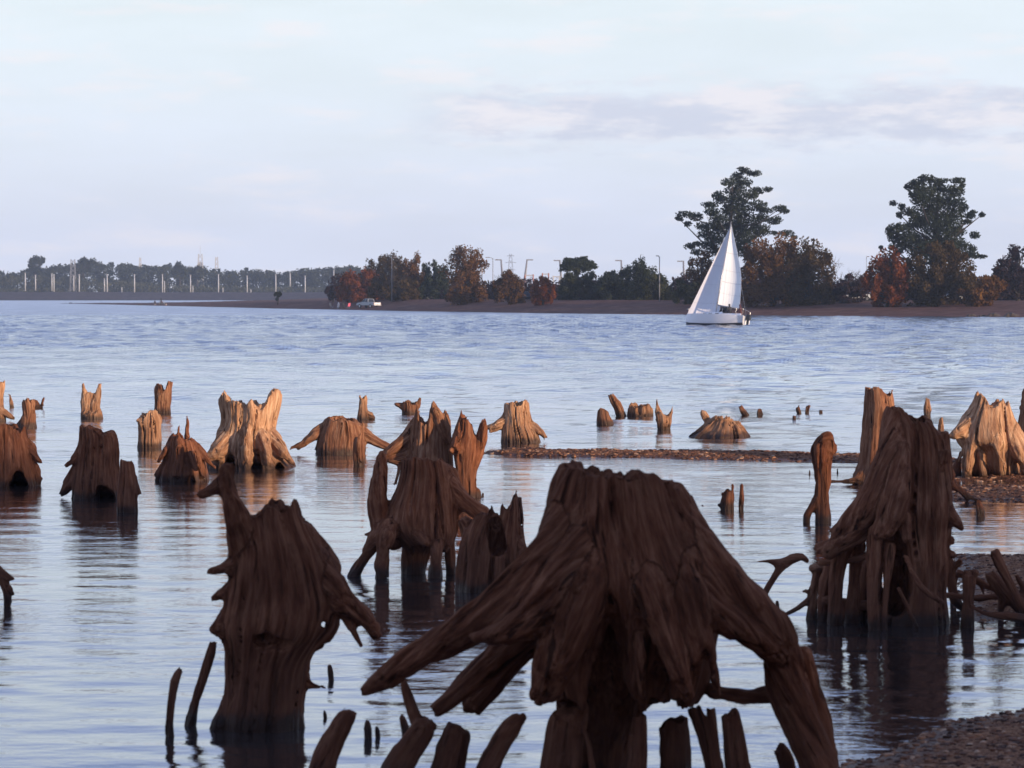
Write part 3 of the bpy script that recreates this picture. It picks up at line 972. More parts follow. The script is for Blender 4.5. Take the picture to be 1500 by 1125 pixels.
def tree(label, x0, x1, yt, yb, s, mat, kind='round', n=26, per=120, size=0.26, ybase=None, seed=0, name='tree', Y=None, clumps=None, trunk_r=None, kids=None, cat='tree', group=TREE_GROUP, cr=0.30):
    rng = np.random.default_rng(100 + seed + int(x0))
    cxp = (x0 + x1) / 2
    Y = Y or float(np.interp(cxp, SHORE_PX, SHORE_D)) + s
    zb = float(land_z(cxp, Y)) if ybase is None else at(cxp, ybase, Y).z
    mpp = Y / FOCAL
    a, b = at(x0, yt, Y), at(x1, yb, Y)
    cx, cz, rx, rz = (a.x + b.x) / 2, (a.z + b.z) / 2, (b.x - a.x) / 2, (a.z - b.z) / 2
    if clumps is not None:
        C, Rr = [], []
        for px, py, qx, qy in clumps:
            p = at(px, py, Y)
            spread = rx * 0.55
            q = max(qx, qy) * mpp
            C.append((p.x, Y + rng.normal() * spread * 0.5, p.z))
            Rr.append((qx * mpp * 1.15, q * 1.1, qy * mpp * 1.25))
        C, Rr = np.array(C), np.array(Rr)
        nl = np.maximum((per * (Rr[:, 0] * Rr[:, 2]) / (Rr[:, 0] * Rr[:, 2]).mean()) ** 0.85 * per ** 0.15, 12).astype(int)
    else:
        C, Rr = [], []
        while len(C) < n:
            u, v, ww = rng.uniform(-1, 1, 3)
            q = u * u + v * v + ww * ww
            lim = 1.0
            if kind == 'umbrella' and (ww < -0.25 + 0.5 * rng.random()):
                continue
            if kind == 'airy' and (q < 0.12 or noise3(np.float32(u * 2.1 + seed), np.float32(ww * 2.1), np.float32(v)) < 0.42):
                continue
            if kind == 'willow':
                lim = 1.0 if ww > 0.1 else 1.0 + 0.8 * (0.1 - ww)
            if q > lim * (0.85 + 0.3 * rng.random()):
                continue
            k = cr * rng.uniform(0.6, 1.25)
            ry = rx * 0.85
            C.append((cx + u * rx * (1 - k * 0.55), Y + v * ry * (1 - k * 0.55), cz + ww * rz * (1 - k * 0.55)))
            if kind == 'umbrella':
                Rr.append((rx * k * 1.15, rx * k, rz * k * 0.75))
            elif kind == 'willow':
                Rr.append((rx * k * 0.75, rx * k * 0.75, rz * k * 1.2))
            else:
                kk = k * min(rx, rz) if kind == 'airy' else k
                Rr.append((kk, kk, kk) if kind == 'airy' else (rx * k, ry * k, rz * k))
        C, Rr = np.array(C), np.array(Rr)
        nl = per
    nl = (np.asarray(nl) * 1.3).astype(int)
    V, F, tn = leaves(C, Rr, nl if nl.ndim else int(nl), size * 0.88, rng)
    e = empty(name, (cx, Y, zb), label, cat, group)
    off = np.array([cx, Y, zb])
    # crown tint also follows height a little: the outer sprays are the youngest
    mesh_np('crown', V - off, F, M[mat], parent=e, smooth=False, attrs={'tint': tn})
    r0 = trunk_r or max(0.12, 0.035 * (a.z - zb))
    lm = limbs((0, 0, 0), (rng.normal() * rx * 0.08, 0, (a.z - zb) * 0.86), C - off, rng, r0, kids or min(14, n // 2 + 3))
    lm.build('trunk', M['bark'], e, smooth=True)
    return e


BIG1 = [(600,85,40,20),(560,120,40,20),(665,105,50,18),(505,162,52,22),(600,160,60,30),(560,205,70,30),(700,207,50,20),(752,208,28,15),(450,240,40,25),(480,268,55,20),(560,260,60,40),(660,240,45,25),(390,302,55,18),(570,330,90,55),(690,310,60,30),(740,340,50,20),(820,330,45,18),(862,345,30,14),(230,362,52,18),(195,392,28,14),(310,372,45,24),(390,350,50,22),(430,390,60,30),(590,420,100,65),(700,390,60,25),(780,410,48,20),(832,388,20,14),(248,424,24,16),(335,445,55,25),(420,450,60,35),(360,492,50,28),(700,450,60,25),(600,500,110,50),(720,480,50,20),(860,488,48,20),(910,512,18,11),(430,520,80,35),(262,566,36,18),(320,548,36,16),(375,560,60,25),(430,600,70,30),(300,602,38,16),(560,580,110,50),(800,480,25,12),(530,440,60,50),(520,330,50,30)]
BIG2 = [(660,140,50,20),(600,172,50,24),(560,190,25,18),(720,160,45,22),(800,143,35,15),(870,150,50,18),(915,175,18,20),(640,220,80,40),(760,200,55,28),(850,215,70,35),(600,270,58,40),(720,280,80,50),(840,290,80,45),(480,290,25,14),(508,320,24,22),(515,365,24,18),(560,350,38,24),(680,360,100,60),(830,370,80,45),(920,320,32,28),(960,372,38,18),(1030,366,20,14),(1000,345,22,12),(930,410,38,14),(620,420,70,40),(760,440,120,60),(500,450,70,28),(440,470,30,24),(480,510,50,30),(560,500,55,40),(880,470,65,32),(950,500,32,20),(520,560,58,34),(640,540,90,50),(800,540,120,45),(920,560,80,26),(1000,580,28,17),(940,622,45,22),(1022,632,38,12),(500,602,30,18),(410,572,12,11),(437,575,14,13),(700,600,150,60),(850,620,100,40)]


def build_trees():
    tree('towering dark evergreen with tiered boughs behind the white sails', 990, 1155, 246, 420, 45, 'leaf_dark', per=330, size=0.21, seed=1, name='evergreen_tree',
         clumps=[(950 + x / 4.327, 230 + y / 4.327, a / 4.327, b / 4.327) for x, y, a, b in BIG1], kids=26, trunk_r=0.55)
    tree('towering dark evergreen with a broad rounded top above the red trees', 1300, 1445, 258, 440, 48, 'leaf_dark', per=420, size=0.21, seed=2, name='evergreen_tree',
         clumps=[(1200 + x / 4.327, 230 + y / 4.327, a / 4.327, b / 4.327) for x, y, a, b in BIG2], kids=26, trunk_r=0.6)
    tree('broad rust brown autumn tree just right of the sails', 1072, 1190, 344, 456, 26, 'leaf_rust', 'willow', 120, 120, 0.24, seed=3, name='autumn_tree', cr=0.22)
    tree('lighter brown tree with lacy top at the right end of the rust thicket', 1146, 1228, 350, 454, 30, 'leaf_olive', 'willow', 80, 90, 0.23, seed=4, name='autumn_tree', cr=0.24)
    tree('thin brown tree half hidden by the foresail', 1004, 1056, 366, 450, 34, 'leaf_brown', 'round', 30, 90, 0.24, seed=5, name='autumn_tree')
    tree('low dark bush left of the foresail and under the evergreen', 980, 1030, 408, 452, 30, 'leaf_green', 'round', 20, 90, 0.26, seed=6, name='bush', cat='bush', group='bushes on the far shore')
    tree('bright red autumn tree at the foot of the second evergreen', 1263, 1338, 360, 454, 24, 'leaf_red', 'willow', 64, 110, 0.26, seed=7, name='autumn_tree')
    tree('dull olive brown autumn tree in front of the second evergreen', 1316, 1434, 354, 456, 30, 'leaf_olive', 'willow', 120, 110, 0.24, seed=8, name='autumn_tree', cr=0.22)
    tree('low rust shrub at the right foot of the olive brown tree', 1405, 1478, 402, 452, 28, 'leaf_rust', 'round', 26, 110, 0.26, seed=9, name='autumn_tree')
    tree('dark brown tree cut off by the right edge of the picture', 1452, 1530, 360, 442, 60, 'leaf_plum', 'round', 36, 140, 0.26, seed=10, name='tree')
    tree('plum dark thicket between the rust and the red tree', 1216, 1272, 402, 450, 36, 'leaf_plum', 'round', 26, 120, 0.24, seed=11, name='bush', cat='bush', group='bushes on the far shore')
    tree('flat topped dark green tree right of the slanted masts', 818, 874, 374, 412, 60, 'leaf_dark', 'umbrella', 50, 90, 0.22, seed=12, name='tree')
    tree('dark green tree with twin domes left of the tall street lamp', 906, 966, 375, 442, 58, 'leaf_dark', 'willow', 60, 90, 0.22, seed=13, name='tree')
    tree('wide dark thicket under the flat topped tree', 812, 884, 394, 445, 50, 'leaf_green', 'willow', 60, 90, 0.26, seed=14, name='bush', cat='bush', group='bushes on the far shore')
    tree('dark thicket with bare stems between the two dark green trees', 868, 934, 394, 440, 54, 'leaf_dark', 'willow', 60, 90, 0.24, seed=15, name='bush', cat='bush', group='bushes on the far shore')
    tree('dark thicket around the foot of the tall street lamp', 922, 994, 400, 448, 52, 'leaf_green', 'willow', 56, 90, 0.26, seed=16, name='bush', cat='bush', group='bushes on the far shore')
    tree('round russet bush beside the parked dark car', 776, 814, 404, 448, 26, 'leaf_red', 'willow', 40, 80, 0.22, seed=17, name='bush', cat='bush', group='bushes on the far shore')
    tree('ragged brown bush left of the parked dark car', 722, 770, 396, 448, 26, 'leaf_brown', 'willow', 50, 80, 0.24, seed=18, name='bush', cat='bush', group='bushes on the far shore')
    tree('airy orange brown tree with three separate heads', 646, 718, 359, 424, 34, 'leaf_rust', 'airy', 52, 80, 0.24, seed=19, name='autumn_tree', cr=0.34)
    tree('rust bush at the foot of the airy three headed tree', 646, 716, 396, 448, 28, 'leaf_rust', 'willow', 60, 80, 0.24, seed=20, name='bush', cat='bush', group='bushes on the far shore')
    tree('dark green tree between the brown thicket and the airy tree', 610, 662, 378, 440, 60, 'leaf_dark', 'willow', 50, 90, 0.25, seed=21, name='tree')
    tree('tall olive brown tree standing over the silver pickup', 532, 606, 367, 440, 52, 'leaf_olive', 'willow', 84, 80, 0.25, seed=22, name='autumn_tree', cr=0.24)
    tree('golden brown tree right of the one over the pickup', 578, 630, 371, 440, 58, 'leaf_rust', 'willow', 70, 80, 0.25, seed=23, name='autumn_tree', cr=0.26)
    tree('low reddish thicket behind the silver pickup', 492, 566, 392, 444, 46, 'leaf_red', 'willow', 70, 90, 0.28, seed=24, name='bush', cat='bush', group='bushes on the far shore')
    tree('small plum bush at the left end of the thickets', 476, 500, 414, 442, 40, 'leaf_plum', 'round', 14, 90, 0.28, seed=25, name='bush', cat='bush', group='bushes on the far shore')
    tree('brown undergrowth between the golden brown tree and the pale car', 555, 625, 405, 440, 44, 'leaf_olive', 'willow', 30, 120, 0.28, seed=26, name='bush', cat='bush', group='bushes on the far shore')
    tree('lone dark bush on the bare spit', 401, 413, 424, 442, 26, 'leaf_dark', 'round', 10, 80, 0.28, seed=27, name='bush', cat='bush', group='bushes on the far shore')
    # bare tree beside the plum thicket
    bare_tree('bare leafless tree above the plum thicket', 1224, 1266, 381, 446, 40, 31)
    bare_tree('bare twiggy tree between the two dark green trees', 872, 912, 380, 440, 62, 32)
    bare_tree('bare grey tree left of the brown thicket', 520, 552, 388, 440, 70, 33)
    bare_tree('bare twigs standing up out of the olive brown tree over the pickup', 556, 600, 362, 440, 50, 34)
    bare_tree('thin bare tree left of the ragged brown bush', 712, 748, 384, 440, 46, 35)
    bare_tree('bare twigs rising at the right end of the rust thicket', 1180, 1236, 350, 446, 34, 36)
    # emergent trees of the wood across the far water
    g2 = 'taller trees over the wood across the far water'
    tree('tallest tree over the wood, with a split leaning crown', 38, 68, 372, 404, 0, 'leaf_far', 'airy', 20, 60, 0.75, ybase=428, seed=41, Y=1560, group=g2, cr=0.4)
    tree('small lone tree with a tuft of leaves left of the lattice tower', 108, 120, 384, 404, 0, 'leaf_far', 'airy', 8, 50, 0.7, ybase=428, seed=42, Y=1570, group=g2, cr=0.5)
    tree('open crowned tree over the wood right of the lattice tower', 112, 142, 376, 404, 0, 'leaf_far', 'airy', 18, 60, 0.75, ybase=428, seed=43, Y=1580, group=g2, cr=0.4)
    tree('domed tree over the wood left of the thin mast', 250, 276, 384, 412, 0, 'leaf_far', 'round', 16, 60, 0.75, ybase=428, seed=44, Y=1575, group=g2, cr=0.4)
    tree('broad tree over the wood below the dish mast', 272, 306, 388, 414, 0, 'leaf_far', 'round', 16, 60, 0.75, ybase=428, seed=45, Y=1580, group=g2, cr=0.4)
    # the wood itself, one mass
    r = np.random.default_rng(77)
    C, Rr = [], []
    tx = [-60, 0, 30, 70, 100, 150, 180, 210, 250, 300, 330, 360, 400, 450, 480, 520, 620]
    ty = [400, 397, 395, 391, 387, 383, 386, 389, 388, 391, 397, 394, 399, 394, 392, 390, 396]
    for i in range(430):
        px = r.uniform(-60, 600)
        yt = np.interp(px, tx, ty) + 4 * (noise3(np.float32(px * 0.12), np.float32(1), np.float32(1)) - 0.5) + r.uniform(-1, 7)
        Y = r.uniform(1600, 1750)
        rr = r.uniform(1.2, 2.9)
        p = at(px, yt, Y)
        C.append((p.x, Y, p.z - rr * 0.7)); Rr.append((rr, rr, rr * 0.9))
        for q in range(3):
            C.append((p.x + r.normal() * 1.5, Y - 3, max(4.5, (p.z) * r.uniform(0.25, 0.9)))); Rr.append((rr * 1.4, rr, rr * 1.3))
    V, F, tn = leaves(C, Rr, 34, 0.75, r)
    o = mesh_np('forest', V, F, M['leaf_far'], smooth=False, attrs={'tint': tn})
    tag(o, 'hazy wood along the embankment across the far water', None, None, 'stuff')
    C, Rr = [], []
    for i in range(260):
        px = r.uniform(-60, 480)
        yt = np.interp(px, [-60, 60, 160, 300, 480], [400, 402, 408, 416, 420]) + r.uniform(0, 8)
        Y = r.uniform(1535, 1590)
        p = at(px, yt, Y)
        rr = r.uniform(1.2, 2.6)
        C.append((p.x, Y, p.z - rr)); Rr.append((rr * 1.4, rr, rr))
        C.append((p.x + r.normal() * 2, Y - 2, 5.0)); Rr.append((rr * 1.4, rr, rr))
    V, F, tn = leaves(C, Rr, 34, 0.6, r)
    o = mesh_np('scrub_undergrowth', V, F, M['leaf_scrub'], smooth=False, attrs={'tint': tn})
    tag(o, 'pale green scrub in front of the wood across the far water', None, None, 'stuff')
    # background thicket of the near far-shore: what fills the gaps behind the trees
    C, Rr = [], []
    for i in range(800):
        px = r.uniform(490, 1560)
        yt = np.interp(px, [500, 620, 720, 820, 960, 1010, 1230, 1300, 1460, 1560], [396, 396, 406, 404, 402, 394, 402, 394, 402, 394]) + r.uniform(0, 26)
        Y = float(np.interp(px, SHORE_PX, SHORE_D)) + r.uniform(75, 110)
        p = at(px, yt, Y)
        rr = r.uniform(0.9, 1.9)
        C.append((p.x, Y, p.z - rr)); Rr.append((rr * 1.3, rr, rr))
        C.append((p.x + r.normal(), Y, max(2.2, p.z * 0.5))); Rr.append((rr * 1.3, rr, rr * 1.2))
    V, F, tn = leaves(C, Rr, 44, 0.31, r)
    o = mesh_np('thicket_undergrowth', V, F, M['leaf_plum'], smooth=False, attrs={'tint': tn})
    tag(o, 'dark brown thicket filling in behind the far shore trees', None, None, 'stuff')


def bare_tree(label, x0, x1, yt, yb, s, seed):
    rng = np.random.default_rng(seed)
    cxp = (x0 + x1) / 2
    Y = float(np.interp(cxp, SHORE_PX, SHORE_D)) + s
    zb = float(land_z(cxp, Y))
    mpp = Y / FOCAL
    H, W = at(cxp, yt, Y).z - zb, (x1 - x0) * mpp / 2
    e = empty('bare_tree', (at(cxp, yb, Y).x, Y, zb), label, 'tree', TREE_GROUP)
    tr, tw = MB(), MB()

    def grow(p, d, L, r_, lev, m):
        q = p + d * L
        m.tube([p, p.lerp(q, 0.5) + Vector(rng.normal(size=3)) * L * 0.06, q], [r_, r_ * 0.8, r_ * 0.55], 4 if lev else 6)
        if lev >= 4:
            return
        for i in range(3 if lev < 3 else 2):
            dd = (d + Vector(rng.normal(size=3)) * 0.55 * Vector((W / H * 1.6, W / H * 1.6, 0.5)).length + Vector((0, 0, 0.12))).normalized()
            grow(p.lerp(q, rng.uniform(0.55, 1.0)), dd, L * rng.uniform(0.6, 0.8), r_ * 0.55, lev + 1, tw if lev >= 1 else m)
    for k in range(3):
        grow(Vector((rng.normal() * W * 0.25, rng.normal() * W * 0.2, -0.2)), Vector((rng.normal() * 0.35, rng.normal() * 0.3, 1)).normalized(), H * 0.36, 0.14, 0, tr)
    tr.build('trunk', M['bark'], e, True)
    tw.build('twigs', M['bark'], e, True)['kind'] = 'stuff'


build_trees()

# ------------------------------------------------------------------ the stumps, traced one by one (photograph pixels)
def build_stumps():
    # ---- foreground: the huge stump with spread roots
    stump('huge dark stump with a broad flat broken top and wide spread roots', 1150,
          slices=[(672, 826, 980), (700, 812, 996), (735, 803, 1008), (770, 797, 1022), (805, 794, 1036), (840, 786, 1056), (875, 786, 1054),
                  (910, 790, 1046), (950, 796, 1040), (990, 804, 1032), (1020, 812, 1024), (1034, 820, 1016)],
          top=[(806, 705), (816, 690), (822, 676), (828, 673), (846, 674), (853, 677), (858, 686), (864, 679), (880, 680), (883, 687), (890, 681), (906, 681), (913, 682), (918, 690), (926, 680), (938, 679), (943, 685),
               (950, 688), (966, 692), (985, 700), (999, 708), (1010, 730)],
          roots=[
              [(845, 730, -.16, 30), (800, 830, -.25, 40), (722, 900, -.26, 33), (630, 950, -.24, 25), (570, 990, -.22, 19), (532, 1014, -.2, 9)],
              [(868, 770, -.28, 30), (822, 862, -.42, 34), (765, 914, -.50, 25), (720, 930, -.5, 17), (686, 936, -.48, 8)],
              [(790, 905, .1, 28), (740, 955, .1, 24), (690, 1000, .05, 18), (634, 1042, .0, 9)],
              [(780, 925, .3, 24), (730, 985, .35, 22), (690, 1040, .35, 16)],
              [(874, 770, -.24, 26), (848, 870, -.42, 36), (824, 945, -.49, 36), (802, 1004, -.48, 25), (782, 1024, -.46, 10)],
              [(932, 790, -.26, 26), (952, 866, -.42, 30), (974, 930, -.51, 23), (996, 988, -.54, 16), (1012, 1027, -.5, 8)],
              [(932, 900, -.40, 16), (940, 960, -.44, 12), (943, 1024, -.40, 8)],
              [(985, 790, -.2, 28), (1010, 872, -.36, 28), (1026, 950, -.42, 22), (1044, 1024, -.36, 11)],
              [(990, 750, -.1, 32), (1055, 850, -.16, 40), (1122, 916, -.16, 35), (1146, 965, -.12, 33), (1158, 1010, -.1, 32), (1176, 1060, -.12, 30), (1198, 1110, -.15, 29), (1212, 1160, -.15, 31)],
              [(1000, 820, -.28, 20), (1050, 892, -.36, 23), (1100, 930, -.30, 22), (1140, 958, -.24, 16)],
              [(1175, 960, .05, 14), (1190, 1010, .1, 12), (1208, 1070, .1, 14), (1228, 1150, .1, 14)],
              [(1050, 1014, .0, 10), (1090, 1020, .0, 13), (1130, 1018, .0, 14), (1165, 1030, 0, 14)],
              [(890, 930, .2, 80), (885, 1030, .25, 60), (880, 1110, .28, 54), (880, 1170, .28, 54)],
              [(985, 940, .15, 60), (1000, 1000, .2, 40)],
          ],
          cuts=[[(892, 862, -.66, 5), (892, 915, -.60, 20), (892, 975, -.56, 34), (892, 1050, -.50, 44)],
                [(1028, 935, -.62, 4), (1032, 985, -.50, 14), (1034, 1040, -.46, 20)],
                [(960, 950, -.60, 4), (966, 1000, -.5, 15), (968, 1050, -.45, 20)], [(1072, 952, -.5, 13), (1080, 982, -.5, 19)], [(1072, 952, .1, 13), (1080, 982, .1, 19)]],
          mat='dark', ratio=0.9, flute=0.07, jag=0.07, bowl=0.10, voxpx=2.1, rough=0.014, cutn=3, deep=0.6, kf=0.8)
    under = 'broken roots standing round the foot of the huge stump'
    stub('thick square ended root post under the left toe of the huge stump', 1150, [[(834, 1040, -.15, 28), (826, 1090, -.12, 31), (818, 1165, -.1, 34)], [(852, 1060, -.2, 4), (862, 1090, -.22, 4), (874, 1165, -.2, 5)]], 'rust', under)
    stub('slim pale root post under the middle of the huge stump', 1150, [[(938, 1050, -.15, 12), (936, 1090, -.12, 15), (932, 1165, -.1, 17)], [(925, 1075, -.15, 5), (915, 1165, -.15, 6)]], 'rust', under)
    stub('stout dark root post under the right middle of the huge stump', 1150, [[(985, 1050, .1, 22), (988, 1100, .1, 23), (988, 1165, .1, 24)]], 'dark', under)
    stub('thin slanting root between the stout dark post and the brown post', 1150, [[(1012, 1036, 0, 9), (1030, 1080, 0, 10), (1052, 1160, 0, 11)]], 'dark', under)
    stub('two thin crossing roots under the right toes of the huge stump', 1150, [[(1022, 1032, -.1, 4), (1040, 1090, -.1, 5), (1050, 1165, -.1, 6)], [(1040, 1036, -.1, 7), (1046, 1090, -.1, 8), (1060, 1165, -.1, 9)]], 'dark', under)
    stub('brown root post with a rounded top under the right toes of the huge stump', 1150, [[(1068, 1042, -.05, 14), (1076, 1090, -.05, 17), (1086, 1165, -.05, 19)]], 'rust', under)
    stub('short dark stake beside the right root of the huge stump', 1150, [[(1140, 1094, .1, 9), (1152, 1120, .1, 11), (1164, 1165, .1, 13)]], 'dark', under)
    stub('thick dark root leaning right, left of the huge stump', 1150, [[(513, 1042, 0, 12), (500, 1066, 0, 17), (478, 1110, 0, 20), (466, 1165, 0, 22)]], 'dark', under)
    stub('leaning brown root topped by a thin spike, under the long left root', 1150, [[(626, 1058, 0, 15), (606, 1086, 0, 18), (578, 1130, 0, 20), (562, 1165, 0, 21)], [(590, 994, .1, 5), (600, 1026, .1, 9), (612, 1060, .05, 11)]], 'rust', under)
    stub('broad dark root post below the lower left roots of the huge stump', 1150, [[(676, 1068, .05, 22), (664, 1100, .05, 26), (650, 1165, .05, 29)]], 'dark', under)
    stub('slim brown root leaning right below the lower left roots of the huge stump', 1150, [[(768, 1046, -.1, 9), (748, 1070, -.1, 16), (722, 1110, -.1, 18), (700, 1165, -.1, 19)]], 'rust', under)
    stub('thin dark stick under the tip of the long left root', 1085, [[(588, 1048, 0, 4), (594, 1066, 0, 7), (598, 1092, 0, 8)]])

    # ---- foreground left
    stump('dark stump with a horn like branch on its left shoulder', 1066,
          slices=[(726, 344, 446), (756, 342, 452), (785, 338, 470), (815, 337, 482), (845, 334, 492), (875, 328, 500), (905, 322, 500), (930, 322, 490), (948, 330, 466),
                  (975, 328, 452), (1010, 326, 450), (1040, 324, 446), (1066, 318, 444)],
          top=[(338, 770), (352, 758), (372, 756), (386, 741), (394, 731), (402, 733), (408, 730), (416, 740), (424, 736), (428, 741), (430, 727), (434, 725), (438, 741), (440, 757), (452, 763), (464, 773), (472, 790), (486, 806)],
          roots=[[(360, 804, -.2, 30), (346, 760, -.2, 23), (336, 726, -.2, 17), (331, 698, -.2, 14), (331, 679, -.2, 11)],
                 [(332, 704, -.2, 16), (308, 719, -.2, 11), (289, 727, -.2, 5)],
                 [(338, 690, -.18, 8), (342, 680, -.18, 6)],
                 [(352, 832, -.1, 22), (330, 832, -.15, 11), (302, 840, -.15, 6)],
                 [(350, 862, -.05, 20), (328, 868, -.1, 10), (307, 879, -.1, 5)],
                 [(345, 900, -.1, 26), (322, 922, -.12, 14), (312, 922, -.12, 7)],
                 [(455, 820, -.1, 34), (490, 862, -.12, 24), (520, 892, -.12, 17), (540, 912, -.12, 14), (554, 935, -.12, 6)],
                 [(500, 890, -.1, 11), (515, 920, -.12, 8), (530, 950, -.12, 4)],
                 [(450, 880, .0, 30), (472, 912, .0, 18), (468, 945, .0, 10)], [(475, 890, .0, 14), (488, 915, .0, 9), (482, 935, 0, 6)],
                 [(440, 985, 0, 14), (455, 1003, 0, 8), (478, 1008, 0, 3)],
                 [(332, 1030, -.05, 16), (322, 1060, -.08, 14), (312, 1076, -.08, 12)], [(436, 1040, 0, 10), (442, 1070, 0, 9)]],
          cuts=[[(475, 916, -.4, 1.6), (473, 911, .4, 2.2)], [(385, 940, -.55, 14), (420, 945, -.55, 10)]],
          mat='dark', ratio=0.85, flute=0.07, jag=0.08, bowl=0.10, voxpx=1.7, rough=0.016)
    sticks = 'dark sticks standing left of the horned stump'
    stub('curved dark stick standing alone at the far left of the horned stump', 1078, [[(266, 980, 0, 5), (255, 1000, 0, 8), (250, 1035, 0, 8), (249, 1090, 0, 8)]], 'dark', sticks, 'dead_stick', 'stick')
    stub('dark stick leaning against the horned stump', 1064, [[(314, 938, .05, 7), (300, 985, 0, 8), (286, 1030, 0, 9), (277, 1074, 0, 10)]], 'dark', sticks, 'dead_stick', 'stick')
    tips = 'small root tips poking out of the water'
    for lab, px, y0, y1, r in (('stubby dark root tip right of the spike on the horned stump', 484, 974, 996, 5), ('tiny hooked root tip by the foot of the horned stump', 476, 1040, 1052, 4),
                               ('taller of two dark root tips left of the leaning brown root', 539, 1053, 1082, 5), ('shorter of two dark root tips left of the leaning brown root', 553, 1064, 1080, 4)):
        stub(lab, y1, [[(px - 1, y0, 0, r * .5), (px, (y0 + y1) / 2, 0, r), (px + 1, y1 + 4, 0, r)]], 'dark', tips, 'root_tip', 'root tip')

    # ---- middle: the cluster left of centre
    stump('reddish stump on stilt roots in the cluster left of the huge stump', 842,
          slices=[(668, 588, 654), (690, 586, 660), (715, 580, 666), (740, 570, 672), (760, 567, 674), (780, 572, 674), (796, 588, 666), (806, 600, 655)],
          top=[(586, 676), (590, 669), (600, 670), (608, 667), (617, 671), (626, 668), (634, 671), (642, 668), (650, 674), (660, 684), (668, 700)],
          roots=[[(575, 790, 0, 16), (558, 765, -.05, 16), (553, 735, -.1, 15), (556, 700, -.1, 13), (559, 672, -.1, 9), (562, 664, -.1, 5)],
                 [(590, 768, -.1, 18), (562, 776, -.15, 13), (542, 803, -.15, 11), (522, 836, -.15, 10), (516, 850, -.15, 10)],
                 [(575, 770, -.2, 14), (566, 785, -.3, 16), (561, 812, -.3, 12), (559, 852, -.3, 12)],
                 [(550, 780, -.1, 6), (532, 784, -.1, 2.5)],
                 [(612, 785, .1, 18), (604, 815, .12, 14), (604, 855, .12, 13)],
                 [(640, 785, -.25, 13), (639, 812, -.28, 10), (638, 850, -.28, 11)],
                 [(656, 775, .1, 12), (660, 812, .12, 9), (661, 850, .12, 9)],
                 [(655, 715, .0, 20), (680, 736, .0, 14), (704, 752, .0, 12), (724, 775, .05, 11)],
                 [(600, 760, -.3, 16), (625, 800, -.32, 7)], [(660, 690, .15, 12), (666, 720, .15, 14)], [(622, 775, .15, 28), (611, 812, .18, 19), (605, 856, .18, 17)], [(650, 770, -.1, 16), (652, 806, -.1, 7)]],
          mat='rust', ratio=0.9, flute=0.13, jag=0.08, bowl=0.15, voxpx=1.25)
    stump('blackened stump with a splintered crown beside the stilt rooted stump', 866,
          slices=[(745, 702, 764), (770, 686, 766), (800, 676, 766), (830, 672, 767), (868, 670, 762)],
          top=[(690, 762), (700, 752), (706, 748), (714, 750), (720, 736), (725, 748), (732, 750), (735, 731), (739, 740), (744, 741), (748, 734), (752, 722), (757, 718), (767, 721), (768, 745), (764, 770)],
          roots=[[(740, 800, -.1, 24), (760, 800, -.1, 12), (763, 822, -.1, 6)], [(752, 840, 0, 14), (764, 836, 0, 8)], [(690, 780, .1, 16), (676, 760, .1, 10)], [(758, 760, .05, 10), (760, 730, .05, 5)]],
          cuts=[[(725, 770, -.5, 12), (728, 800, -.5, 14)]],
          mat='dark', ratio=0.95, flute=0.14, jag=0.10, bowl=0.3, voxpx=1.25)
    stump('half sunlit stump with a long dark spike, behind the stilt rooted stump', 726,
          slices=[(600, 604, 662), (640, 600, 662), (670, 596, 664), (728, 594, 666)],
          top=[(598, 630), (604, 620), (606, 612), (609, 592), (612, 586), (615, 606), (622, 614), (628, 612), (631, 590), (634, 585), (639, 600), (645, 612), (650, 600), (653, 597), (658, 610), (664, 622)],
          roots=[[(612, 622, 0, 12), (594, 640, .0, 9), (576, 656, 0, 9), (562, 665, 0, 6)], [(600, 664, 0, 10), (580, 672, 0, 8), (564, 672, 0, 5)],
                 [(588, 672, 0, 4), (584, 690, 0, 3), (578, 712, 0, 4)], [(652, 640, -.25, 12), (645, 615, -.25, 8), (634, 588, -.25, 3)]],
          cuts=[[(650, 650, -.7, 6), (648, 672, -.7, 7)]],
          mat='brown', ratio=0.9, flute=0.12, jag=0.15, bowl=0.4, voxpx=1.1)
    stump('gnarled hollow snag with clawed top, behind the stilt rooted stump', 729,
          slices=[(610, 668, 706), (640, 664, 712), (662, 662, 710), (690, 668, 701), (728, 668, 700)],
          top=[(662, 640), (668, 622), (673, 610), (675, 598), (678, 607), (684, 607), (688, 614), (693, 622), (697, 634), (701, 622), (706, 612), (710, 608), (712, 618), (714, 640)],
          roots=[[(705, 650, -.2, 9), (709, 630, -.2, 7), (710, 612, -.2, 3)], [(672, 640, -.2, 12), (664, 662, -.2, 8)], [(700, 720, 0, 6), (702, 735, 0, 6)]],
          cuts=[[(668, 660, -.7, 5), (662, 676, -.7, 6)], [(697, 640, -.8, 3), (694, 665, -.7, 4)]],
          mat='rust', ratio=0.95, flute=0.16, jag=0.2, bowl=0.5, voxpx=1.1)
    stub('thin twig upright in the water right of the clawed snag', 727, [[(707, 722, 0, 1.3), (707, 731, 0, 1.5)]], 'dark', tips, 'dead_stick', 'stick', voxpx=0.6)

